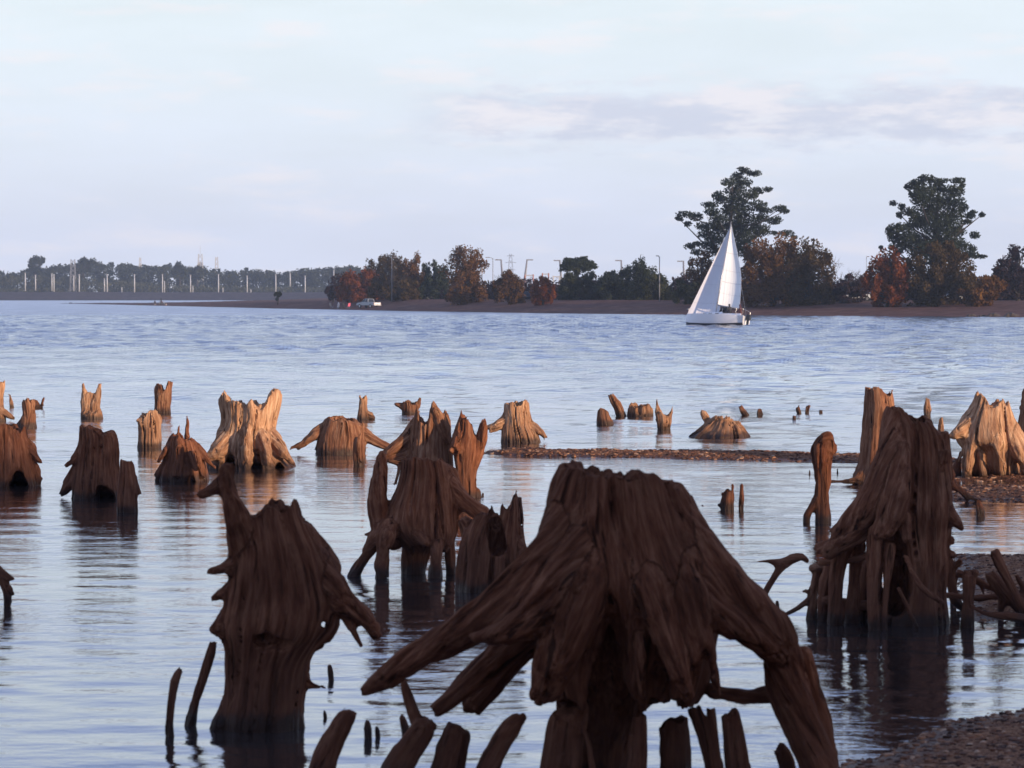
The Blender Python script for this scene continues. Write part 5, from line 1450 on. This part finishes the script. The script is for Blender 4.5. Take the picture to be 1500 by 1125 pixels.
def build_boat():
    Y = water_y(477)
    base = at(1046, 477, Y)
    base.z = 0
    yaw, heel = R(180 - 32), R(15)
    b = empty('sailing_boat', base, 'white sailing boat under two white sails, heeling as it crosses the lake', 'sailing boat')
    b.rotation_euler = (Matrix.Rotation(yaw, 3, 'Z') @ Matrix.Rotation(heel, 3, 'X')).to_euler()      # x forward, y port, z up
    # hull: sections from stern to bow
    st = [(-3.22, .74, .80, -.05), (-2.6, .92, .80, -.12), (-1.6, 1.10, .80, -.22), (-.4, 1.18, .82, -.28), (.8, 1.08, .86, -.26), (1.8, .80, .90, -.18), (2.5, .45, .93, -.08), (3.0, .06, .96, .10)]
    P, F, k = [], [], 11
    for x, hb, zt, zk in st:
        for i in range(k):
            t = -1 + 2 * i / (k - 1)
            z = zt - (zt - zk) * (1 - abs(t) ** 2.6)
            P.append((x - (0.12 * (zt - z) if x > 2.9 else 0) - (0.16 * (zt - z) if x < -3 else 0) * -1, hb * math.copysign(abs(t) ** 0.75, t) * (0.86 + 0.14 * (z - zk) / (zt - zk)), z))
    for s_ in range(len(st) - 1):
        for i in range(k - 1):
            a = s_ * k + i
            F.append((a, a + 1, a + k + 1, a + k))
    F.append(tuple(range(k)))
    h = MB().poly(P, F).build('hull', M['hull'], b, smooth=True)
    # dark bottom: the same sections, a hair proud, below the waterline
    P2, F2 = [], []
    for x, hb, zt, zk in st:
        for i in range(k):
            t = -.62 + 1.24 * i / (k - 1)
            z = zt - (zt - zk) * (1 - abs(t) ** 2.6)
            P2.append((x - (0.12 * (zt - z) if x > 2.9 else 0) + (0.16 * (zt - z) if x < -3 else 0) * .9, 1.012 * hb * math.copysign(abs(t) ** 0.75, t) * (0.86 + 0.14 * (z - zk) / (zt - zk)), z - 0.012))
    for s_ in range(len(st) - 1):
        for i in range(k - 1):
            a = s_ * k + i
            F2.append((a, a + 1, a + k + 1, a + k))
    MB().poly(P2, F2).build('bottom_paint', M['antifoul'], h, smooth=True)
    # deck, cabin, cockpit coaming
    D = [(x, hb * .985 * sgn, zt - .005) for x, hb, zt, zk in st for sgn in (-1, 1)]
    MB().poly(D, [(2 * i, 2 * i + 1, 2 * i + 3, 2 * i + 2) for i in range(len(st) - 1)]).build('deck', M['hull'], b)
    cb = MB()
    pr = [(-1.1, .62, .78), (-1.0, .60, 1.16), (.9, .46, 1.08), (1.5, .30, .88)]
    Pc = [(x, w_ * sg, z) for x, w_, z in pr for sg in (-1, 1)] + [(x, (w_ + .06) * sg, .76) for x, w_, z in pr for sg in (-1, 1)]
    Fc = [(2, 3, 5, 4), (4, 5, 7, 6), (0, 1, 3, 2)] + [(8, 10, 2, 0), (10, 12, 4, 2), (12, 14, 6, 4), (1, 3, 11, 9), (3, 5, 13, 11), (5, 7, 15, 13), (6, 7, 15, 14), (0, 1, 9, 8)]
    c_ = cb.poly(Pc, Fc).build('cabin', M['hull'], b)
    for x in (-.45, .25, .85):
        MB().box((x, .585 - .07 * max(x, 0), .96), (.34, .05, .11)).build('window', M['glass'], c_)
    for sg in (-1, 1):
        MB().box((-2.1, sg * .80, .86), (1.9, .07, .16)).build('coaming', M['hull'], b)
    # rig
    head = Vector((-.40, 0, 9.70))
    MB().tube([(0, 0, .8), (-.12, 0, 4.5), head + Vector((0, 0, .18))], [.055, .052, .035], 8).build('mast', M['alu'], b, True)
    tack, clew = Vector((-.06, 0, 2.02)), Vector((-2.15, -.42, 1.78))
    MB().tube([tack - Vector((0, 0, .07)), clew - Vector((0.12, 0.02, .08))], .05, 8).build('boom', M['alu'], b, True)
    rows = []
    leech = [(1.78, -2.15, -.42), (3.2, -2.05, -.50), (4.8, -1.90, -.48), (6.0, -1.58, -.40), (7.2, -1.22, -.28), (8.3, -.86, -.14), (9.62, -.44, 0)]
    lz = [q[0] for q in leech]
    for i in range(15):
        t = i / 14
        lu = tack.lerp(head - Vector((0, 0, .06)), t) + Vector((-.05, 0, 0))
        zl = 1.78 + (9.62 - 1.78) * t
        le = Vector((np.interp(zl, lz, [q[1] for q in leech]), np.interp(zl, lz, [q[2] for q in leech]), zl))
        rows.append([lu.lerp(le, u) + Vector((0, -.30 * math.sin(math.pi * u) * (1 - t) ** .5, 0)) for u in np.linspace(0, 1, 9)])
    mn = sheet('mainsail', rows, M['sail'], b)
    for i, uu in ((2, .007), (4, .014), (6, .007), (9, .014), (11, .007)):
        r_ = rows[i]
        tb = MB()
        tb.tube([p + Vector((0, .022, 0)) for p in r_], uu, 5)
        tb.build('seam', M['seam'], mn)
    jt, jh, jc = Vector((2.95, 0, 1.02)), Vector((-.33, 0, 9.25)), Vector((-.10, -.55, 1.12))
    rows = []
    for i in range(15):
        t = i / 14
        lu = jt.lerp(jh, t)
        le = jc.lerp(jh - Vector((.05, 0, .05)), t) + Vector((.12 * math.sin(math.pi * t), -.10 * math.sin(math.pi * t), 0))
        rows.append([lu.lerp(le, u) + Vector((0, -.34 * math.sin(math.pi * u) * (1 - t) ** .6, 0)) for u in np.linspace(0, 1, 9)])
    jb = sheet('jib', rows, M['jib'], b)
    for i, uu in ((2, .006), (5, .006), (8, .012), (11, .006)):
        MB().tube([p + Vector((0, .022, 0)) for p in rows[i]], uu, 5).build('seam', M['seam'], jb)
    for nm, a, c in (('forestay', (2.97, 0, .97), jh), ('backstay', (-3.2, 0, .82), head), ('shroud', (-.1, .98, .85), (-.3, .02, 8.2)), ('shroud', (-.1, -.98, .85), (-.3, -.02, 8.2))):
        MB().tube([a, c], .010, 5).build(nm, M['alu'], b)
    # rails
    pul = MB()
    pul.tube([(2.55, .38, .93), (2.6, .40, 1.5), (3.05, 0, 1.55), (2.6, -.40, 1.5), (2.55, -.38, .93)], .018, 6)
    pul.build('bow_rail', M['alu'], b)
    pu = MB()
    pu.tube([(-2.5, .86, .82), (-2.55, .86, 1.42), (-3.15, .70, 1.42), (-3.15, .70, .8)], .018, 6)
    pu.tube([(-3.15, .70, 1.42), (-3.2, 0, 1.42), (-3.15, -.70, 1.42), (-3.15, -.70, .8)], .018, 6)
    pu.build('stern_rail', M['alu'], b)
    for x in (1.2, 0.1, -1.2):
        MB().tube([(x, 1.02 if x < 1 else .92, .83), (x, 1.02 if x < 1 else .92, 1.36)], .014, 6).build('stanchion', M['alu'], b)
    # dark spray hood over the companionway
    hp = []
    for x, z, w_ in ((-.55, 1.12, .60), (-.75, 1.58, .58), (-1.25, 1.62, .58), (-1.35, 1.10, .62)):
        hp.append([(x, -w_, z - .25), (x, -w_ * .8, z), (x, 0, z + .05), (x, w_ * .8, z), (x, w_, z - .25)])
    sheet('spray_hood', hp, M['canvas'], b, .03)
    # outboard and tiller
    om = MB()
    om.box((-3.50, .15, .74), (.42, .34, .50), taper=.8).box((-3.46, .15, .28), (.20, .13, .72)).box((-3.40, .15, -.1), (.44, .06, .10))
    om.build('outboard_motor', M['black'], b)
    MB().tube([(-3.05, -.1, .9), (-2.2, -.1, 1.12)], .022, 6).build('tiller', M['bark'], b)
    MB().box((-3.32, -.35, .45), (.10, .10, 1.0)).build('rudder', M['hull'], b)
    # the small grey marks on the stern quarter
    MB().box((-2.98, .83, .50), (.05, .012, .30)).box((-2.82, .85, .64), (.20, .012, .045)).box((-2.76, .86, .44), (.05, .012, .22)).build('quarter_mark', M['seam'], h)
    # crew
    Mx = Matrix.Translation(base) @ b.rotation_euler.to_matrix().to_4x4()
    for lp, rz, mt, lab in (((-1.75, .48, 1.02), R(60), 'cloth_dark', 'person in a dark jacket sitting just behind the dark spray hood of the boat'),
                            ((-2.75, .30, 1.02), R(75), 'cloth_maroon', 'person in a maroon jacket sitting at the tiller near the stern rail')):
        p = Mx @ Vector(lp)
        person_mesh('person', seated(.05), M[mt], p, lab, 'crew of the sailing boat', rz)


build_boat()


# ------------------------------------------------------------------ cars on the far shore
def car(label, px, py_off, s, rz, mat, kind='pickup', name='parked_car', cat='car', S=1.0):
    Y = float(np.interp(px, SHORE_PX, SHORE_D)) + s
    p = at(px, 440, Y)
    p.z = float(land_z(px, Y)) + py_off
    e = empty(name, p, label, cat, 'cars parked on the far shore')
    e.rotation_euler.z = rz
    if kind == 'pickup':
        L, W = 5.1, 1.78
        prof = [(-2.5, .50), (-2.5, 1.02), (-.75, 1.05), (-.75, 1.04), (.95, 1.04), (2.3, .96), (2.52, .80), (2.55, .48)]
        cab = [(-.80, 1.04), (-.62, 1.70), (.42, 1.72), (1.15, 1.05)]
    else:
        L, W = 4.1, 1.68
        prof = [(-2.0, .42), (-2.02, .95), (-1.4, .98), (1.0, .98), (1.85, .84), (2.05, .66), (2.06, .40)]
        cab = [(-1.9, .97), (-1.45, 1.46), (.25, 1.50), (1.05, .98)]
    n = len(prof)
    m = MB()
    P = [(x, sg * W / 2 * (.97 if z > .9 else 1), z) for sg in (-1, 1) for x, z in prof]
    m.poly(P, [tuple(range(n)), tuple(range(2 * n - 1, n - 1, -1))] + [(i, i + n, (i + 1) % n + n, (i + 1) % n) for i in range(n)])
    body = m.build('body', M[mat], e)
    bv = body.modifiers.new('edge', 'BEVEL')
    bv.width, bv.segments = .06, 2
    n = len(cab)
    m = MB()
    P = [(x, sg * W / 2 * (.93 if i in (0, 3) else .78), z) for sg in (-1, 1) for i, (x, z) in enumerate(cab)]
    m.poly(P, [tuple(range(n)), tuple(range(2 * n - 1, n - 1, -1))] + [(i, i + n, (i + 1) % n + n, (i + 1) % n) for i in range(n)])
    cabo = m.build('cabin', M[mat], e)
    # glass: side, rear and wind screens laid just proud of the cab
    cab_c = Vector((sum(c[0] for c in cab) / 4, 0, (cab[0][1] + cab[1][1]) / 2))

    def pane(pts):
        pts = [Vector(q) for q in pts]
        c = sum(pts, Vector()) / 4
        nn = (pts[1] - pts[0]).cross(pts[3] - pts[0]).normalized()
        if nn.dot(c - cab_c) < 0:
            nn = -nn
        q = [c + (v - c) * .82 + nn * .012 for v in pts]
        q2 = [v - nn * .03 for v in q]
        MB().poly(q + q2, [(0, 1, 2, 3), (7, 6, 5, 4), (0, 4, 5, 1), (1, 5, 6, 2), (2, 6, 7, 3), (3, 7, 4, 0)]).build('window', M['glass'], cabo)
    for sg in (-1, 1):
        a = [(x, sg * W / 2 * (.93 if i in (0, 3) else .78), z) for i, (x, z) in enumerate(cab)]
        mid0, mid1 = Vector(a[0]).lerp(Vector(a[3]), .5), Vector(a[1]).lerp(Vector(a[2]), .5)
        pane([a[0], mid0, mid1, a[1]])
        pane([mid0, a[3], a[2], mid1])
    lft = [(x, -W / 2 * (.93 if i in (0, 3) else .78), z) for i, (x, z) in enumerate(cab)]
    rgt = [(x, W / 2 * (.93 if i in (0, 3) else .78), z) for i, (x, z) in enumerate(cab)]
    pane([lft[0], rgt[0], rgt[1], lft[1]])
    pane([lft[3], rgt[3], rgt[2], lft[2]])
    if kind == 'pickup':
        for sg in (-1, 1):
            MB().box((-1.65, sg * .83, 1.09), (1.7, .06, .08)).build('bed_rail', M[mat], e)
        MB().box((-2.53, 0, .82), (.05, 1.5, .36)).build('tailgate', M['white_car'], e)  # white here stands in for sunlight on the silver truck's tail
        MB().box((-2.60, 0, .52), (.12, 1.7, .13)).build('bumper', M['white_paint'], e)
    for x in (-L * .31, L * .31):
        for sg in (-1, 1):
            wv = MB().tube([(x, sg * (W / 2 - .20), .36), (x, sg * (W / 2 + .01), .36)], .36, 14).build('wheel', M['rubber'], e)
            MB().tube([(x, sg * (W / 2 - .1), .36), (x, sg * (W / 2 + .025), .36)], .20, 10).build('rim', M['alu'], wv)
    for sg in (-1, 1):
        MB().box((-L / 2 + .03, sg * (W / 2 - .13), .82), (.06, .16, .22)).build('tail_light', M['red_paint'], e)
        MB().box((L / 2 - .06, sg * (W / 2 - .22), .74), (.08, .28, .14)).build('headlight', M['white_paint'], e)
    return e


car('silver pickup truck parked on the bare slope close to the water', 540, 0, 11, R(180 - 48), 'silver')
car('pale car parked among the trunks right of the silver pickup', 616, 0, 60, R(12), 'pale_car', 'hatch')
car('dark blue car parked between two russet bushes', 774, 0, 42, R(160), 'navy_car', 'hatch')
car('white car showing under the plum dark thicket by the red tree', 1258, 0, 46, R(170), 'white_car', 'hatch')
car('white car glimpsed under the olive brown tree before the second evergreen', 1404, 0, 50, R(15), 'white_car', 'hatch')


# ------------------------------------------------------------------ people, chairs, motorcycle on the far shore
def gp(px, s):
    Y = float(np.interp(px, SHORE_PX, SHORE_D)) + s
    p = at(px, 440, Y)
    p.z = float(land_z(px, Y)) + 0.03
    return p


def chair(label, px, s, rz, mat):
    e = empty('folding_chair', gp(px, s), label, 'chair', 'folding chairs by the water')
    e.rotation_euler.z = rz
    sheet('seat', [[(-.28, -.25, .42), (.28, -.25, .42)], [(-.28, .25, .45), (.28, .25, .45)]], M[mat], e, .03)
    sheet('backrest', [[(-.28, -.25, .44), (.28, -.25, .44)], [(-.28, -.42, 1.05), (.28, -.42, 1.05)]], M[mat], e, .03)
    for sx in (-.27, .27):
        MB().tube([(sx, .25, 0), (sx, -.25, .45), (sx, -.44, 1.06)], .014, 5).build('leg', M['alu'], e)
        MB().tube([(sx, -.28, 0), (sx, .25, .47)], .014, 5).build('leg', M['alu'], e)
    return e


chair('cream folding chair left of the anglers near the pickup', 486, 5.5, R(-50), 'cream')
chair('pink folding chair right of the anglers near the pickup', 510, 5.5, R(40), 'pink')
AG = 'anglers at the water below the pickup'
for px, s, mt, lab, pose, rz in ((496, 4.5, 'cloth_pale', 'person in a pale top sitting on the ground between the two folding chairs', seated(.06), R(170)),
                                 (503, 5.0, 'cloth_dark', 'person in dark clothes sitting beside the pink folding chair', seated(.02), R(200))):
    p = gp(px, s)
    p.z += 0.42
    person_mesh('person', pose, M[mt], p, lab, AG, rz, vox=.05)
for px, s, lab, pz in ((496, 4.5, 'low dark box under the person in the pale top', 0), (503, 5.0, 'low dark box under the person in dark clothes', 0)):
    o = MB().box((0, 0, .15), (.42, .36, .30), taper=.92).box((0, 0, .315), (.45, .39, .03)).build('tackle_box', M['black'], None, loc=gp(px, s))
    tag(o, lab, 'box', 'tackle boxes of the anglers')

e = empty('motorcycle', gp(237, 9), 'dark motorcycle parked on the bare spit beside a standing person', 'motorcycle')
e.rotation_euler.z = R(15)
for x in (-.68, .68):
    ring = [(x + .30 * math.cos(a), 0, .32 + .30 * math.sin(a)) for a in np.linspace(0, 2 * math.pi, 17)]
    wv = MB().tube(ring, .055, 6).build('wheel', M['rubber'], e, True)
    MB().tube([(x, -.05, .32), (x, .05, .32)], .09, 8).build('hub', M['alu'], wv)
MB().box((0, 0, .48), (.62, .26, .34), taper=.8).tube([(-.68, .08, .32), (-.1, .08, .42)], .03, 6).build('engine', M['black'], e)
MB().box((.16, 0, .80), (.50, .28, .22), taper=.75).build('fuel_tank', M['cloth_maroon'], e)
MB().box((-.40, 0, .80), (.68, .26, .11), taper=.9).build('seat', M['black'], e)
MB().tube([(.68, .07, .32), (.48, .07, .95)], .025, 6).tube([(.68, -.07, .32), (.48, -.07, .95)], .025, 6).build('fork', M['alu'], e)
MB().tube([(.34, -.36, 1.06), (.46, 0, 1.0), (.34, .36, 1.06)], .02, 6).build('handlebar', M['alu'], e)
MB().box((.62, 0, .90), (.10, .17, .17)).build('headlight', M['white_paint'], e)
person_mesh('person', standing(), M['cloth_dark'], gp(236, 10.6), 'person in dark clothes standing behind the motorcycle on the spit', 'people on the bare spit', R(160), vox=.05)
p = gp(227, 7)
p.z += .42
person_mesh('person', seated(.05), M['cloth_dark'], p, 'person in dark clothes sitting left of the motorcycle on the spit', 'people on the bare spit', R(180), vox=.05)
tag(MB().box((0, 0, .15), (.5, .42, .30), taper=.9).box((0, 0, .32), (.53, .45, .04)).build('cool_box', M['cream'], None, loc=gp(227, 7)), 'pale cool box under the person sitting left of the motorcycle', 'box')
tag(MB().box((0, 0, .2), (.3, .24, .4), taper=.8).tube([(-.1, 0, .38), (0, 0, .52), (.1, 0, .38)], .02, 5).build('bag', M['cream'], None, loc=gp(243.5, 5)), 'small pale bag on the spit right of the motorcycle', 'bag')


# ------------------------------------------------------------------ poles, lamps, masts
def pole(px, yt, yb, Y, r, mat, name, label, cat, group, arm=None):
    a, b = at(px, yb, Y), at(px, yt, Y)
    e = empty(name, a, label, cat, group)
    H = b.z - a.z
    MB().tube([(0, 0, -.5), (0, 0, H * .5), (0, 0, H)], [r, r * .9, r * .75], 8).build('shaft', M[mat], e, True)
    if arm:
        m = MB().tube([(0, 0, H - .3), (arm * .4, 0, H + .1), (arm, 0, H + .15)], r * .6, 6)
        m.build('arm', M[mat], e, True)
        MB().box((arm * 1.15, 0, H + .12), (abs(arm) * .5 + .3, .22, .14)).build('lamp_head', M['grey_paint'], e)
    else:
        MB().box((0, 0, H + .04), (r * 2.6, r * 2.6, .16)).build('cap', M[mat], e)
    return e


PG = 'white light poles along the embankment'
for px, yt, yb, lab in ((37, 400, 425, 'first white pole from the left along the embankment'), (52, 403, 424, 'white pole a little right of the first on the embankment'), (76, 401, 425, 'left one of two white poles standing close together on the embankment'),
                        (79, 402, 426, 'right one of two white poles standing close together on the embankment'), (108, 404, 425, 'short white pole in front of the lattice tower'),
                        (116, 402, 426, 'tall white pole just right of the lattice tower'), (153, 408, 426, 'shorter white pole of the pair right of the lattice tower'), (157, 402, 428, 'taller white pole of the pair right of the lattice tower'),
                        (197, 402, 428, 'white pole standing by itself left of the motorcycle'), (238, 402, 430, 'white pole rising straight above the motorcycle'), (279, 403, 429, 'white pole below the dish mast'),
                        (320, 402, 430, 'white pole below the thin lattice mast'), (362, 404, 430, 'white pole standing alone left of the lone dark bush'), (404, 402, 428, 'white pole above the lone dark bush'),
                        (425, 400, 418, 'thin short white pole right of the lone dark bush'), (447, 404, 432, 'white pole midway between the lone bush and the thickets'), (489, 396, 424, 'last white pole, in front of the plum bush')):
    pole(px, yt, yb, 1518, .34, 'white_paint', 'light_pole', lab, 'pole', PG)
for px, yt, yb, wh in ((178.5, 421, 427, 'standing alone left of the motorcycle'), (241, 412, 428, 'close beside the pole above the motorcycle'), (282.5, 419, 428, 'beside the pole below the dish mast'), (326.5, 422, 428, 'right of the pole below the slim lattice mast'), (367.5, 424, 429, 'beside the pole left of the lone dark bush')):
    pole(px, yt, yb, 1515, .26, 'white_paint', 'marker_post', 'short white marker post ' + wh, 'post', 'short marker posts along the embankment')

LG = 'street lamps among the far shore trees'
pole(574, 378, 438, 520, .07, 'grey_paint', 'street_lamp', 'street lamp in front of the tall olive brown tree over the pickup', 'street lamp', LG, .6)
pole(706, 392, 434, 505, .09, 'cream', 'street_lamp', 'pale street lamp at the right side of the airy orange tree', 'street lamp', LG, .4)
pole(722, 378, 434, 560, .08, 'grey_paint', 'street_lamp', 'curved grey street lamp left of the ragged brown bush', 'street lamp', LG, -.9)
pole(966, 376, 439, 455, .09, 'grey_paint', 'street_lamp', 'tall street lamp standing in front of the dark thicket', 'street lamp', LG, -.3)
pole(1269, 377, 440, 470, .05, 'grey_paint', 'street_lamp', 'thin lamp pole left of the red autumn tree', 'street lamp', LG, .2)


def slanted(px, lean, yt, label):
    Y = 640
    a, b = at(px, 432, Y), at(px + lean, yt, Y)
    e = empty('slanted_mast', a, label, 'mast', 'slanted masts behind the trees')
    v = b - a
    MB().tube([(-.5 * (1 if lean > 0 else -1), 0, -1), v * .5, v], [.42, .26, .16], 8).build('shaft', M['grey_paint'], e, True)
    MB().box(v + Vector((.6 if lean > 0 else -.6, 0, .05)), (1.5, .4, .24)).build('arm', M['grey_paint'], e)


slanted(738, -4, 381, 'slanted mast leaning left behind the ragged brown bush')
slanted(766, 6, 381, 'slanted mast leaning right beside the red and white frames')
slanted(824, -4, 382, 'slanted mast left of the flat topped dark tree')
slanted(912, -2, 382, 'slanted mast between the two dark green trees')
slanted(1003, -2, 383, 'slanted mast left of the towering evergreen')


def frame(px, w_, yt, mat, label):
    Y = 620
    a = at(px, 430, Y)
    H = at(px, yt, Y).z - a.z
    W = w_ * Y / FOCAL
    e = empty('gantry_frame', a, label, 'frame', 'gantry frames behind the dark car')
    for x in (-W / 2, W / 2):
        MB().tube([(x, 0, -1), (x, 0, H)], .16, 6).build('post', M[mat], e)
    MB().tube([(-W / 2 - .2, 0, H - .2), (W / 2 + .2, 0, H - .2)], .13, 6).build('beam', M['white_paint'], e)


frame(775, 12, 402, 'red_paint', 'red posted gantry frame beside the slanted mast')
frame(799, 9, 400, 'red_paint', 'narrow red posted gantry frame, middle of the three')
frame(815, 9, 404, 'white_paint', 'white posted gantry frame left of the flat topped tree')


def lattice(px, yt, yb, Y, w0, w1, label, arms=(), mat='grey_paint', dish=False):
    a = at(px, yb, Y)
    H = at(px, yt, Y).z - a.z
    e = empty('lattice_tower', a, label, 'tower', 'lattice towers beyond the trees')
    legs = [(sx, sy) for sx in (-1, 1) for sy in (-1, 1)]
    r_ = .09 * Y / 1500
    for sx, sy in legs:
        MB().tube([(sx * w0, sy * w0, -1), (sx * w1, sy * w1, H)], r_ * 1.4, 5).build('leg', M[mat], e)
    n = 7
    m = MB()
    for i in range(n):
        z0, z1 = H * i / n, H * (i + 1) / n
        a0, a1 = w0 + (w1 - w0) * i / n, w0 + (w1 - w0) * (i + 1) / n
        for sy in (-1, 1):
            m.tube([(-a0, sy * a0, z0), (a1, sy * a1, z1)], r_ * .8, 4).tube([(a0, sy * a0, z0), (-a1, sy * a1, z1)], r_ * .8, 4)
    b_ = m.build('bracing', M[mat], e)
    b_['kind'] = 'stuff'
    for z, w_ in arms:
        MB().tube([(-w_, 0, H * z), (0, 0, H * z + .4), (w_, 0, H * z)], r_ * 1.3, 4).build('cross_arm', M[mat], e)
    if dish:
        MB().tube([(0, -.6, H * .72), (0, -.9, H * .72)], [1.0, 1.4], 10).build('dish', M['white_paint'], e)
        MB().tube([(0, 0, H), (0, 0, H * 1.22)], r_, 5).build('spike', M[mat], e)


lattice(107, 380, 426, 1540, 1.5, 1.0, 'white lattice tower in front of the wood', mat='grey_paint')
lattice(293.5, 372, 426, 1660, 2.2, 1.0, 'lattice mast with a dish high over the wood', mat='white_paint', dish=True)
lattice(317.5, 376, 426, 1680, 1.4, .6, 'slim lattice mast right of the dish mast', mat='white_paint')
lattice(205.5, 377, 426, 1680, 1.1, .4, 'thin lattice mast in the middle of the wood', mat='white_paint')
lattice(748, 372, 430, 2000, 3.0, .7, 'distant power pylon with cross arms between the slanted masts', arms=((.95, 2.6), (.78, 3.8), (.6, 3.2)))


# rocks on the waterline at the right
r = np.random.default_rng(9)
for px, s, sz, lab in ((1424, 1, .55, 'flat dark rock at the waterline, first from the left'), (1440, 0.5, .45, 'small dark rock at the waterline, second from the left'), (1456, 1.2, .7, 'larger dark rock at the waterline near the sandy strip'),
                       (1482, .8, .8, 'broad dark rock at the waterline, last one before the picture edge'), (205, 3, .5, 'lone pale rock at the water left of the motorcycle'), (104, 2, .5, 'small dark rock near the tip of the bare spit')):
    p = gp(px, s)
    V, Q, G = field_mesh([Tube([(-sz, 0, 0, sz * .4), (0, .1, .12 * sz, sz * .6), (sz * .9, 0, 0, sz * .35)], .1, knob=.3)], .09, 0.03, zmin=-1)
    tag(mesh_np('rock', V, Q, M['rock'], loc=p), lab, 'rock', 'rocks on the far shore')

# ------------------------------------------------------------------ air
def build_haze():
    m = bpy.data.materials.new('thin_haze')
    m.use_nodes = True
    t = NT(m.node_tree)
    v = t.n('ShaderNodeVolumePrincipled', {'Color': (0.60, 0.74, 1.0, 1), 'Density': HAZE, 'Anisotropy': 0.0})
    t.n('ShaderNodeOutputMaterial', {'Volume': v.outputs[0]})
    b = MB().box((0, 1125, 32.0), (3500, 3150, 68.0))
    o = b.build('haze', m)
    o['kind'] = 'stuff'


HAZE = 0.00015
build_haze()
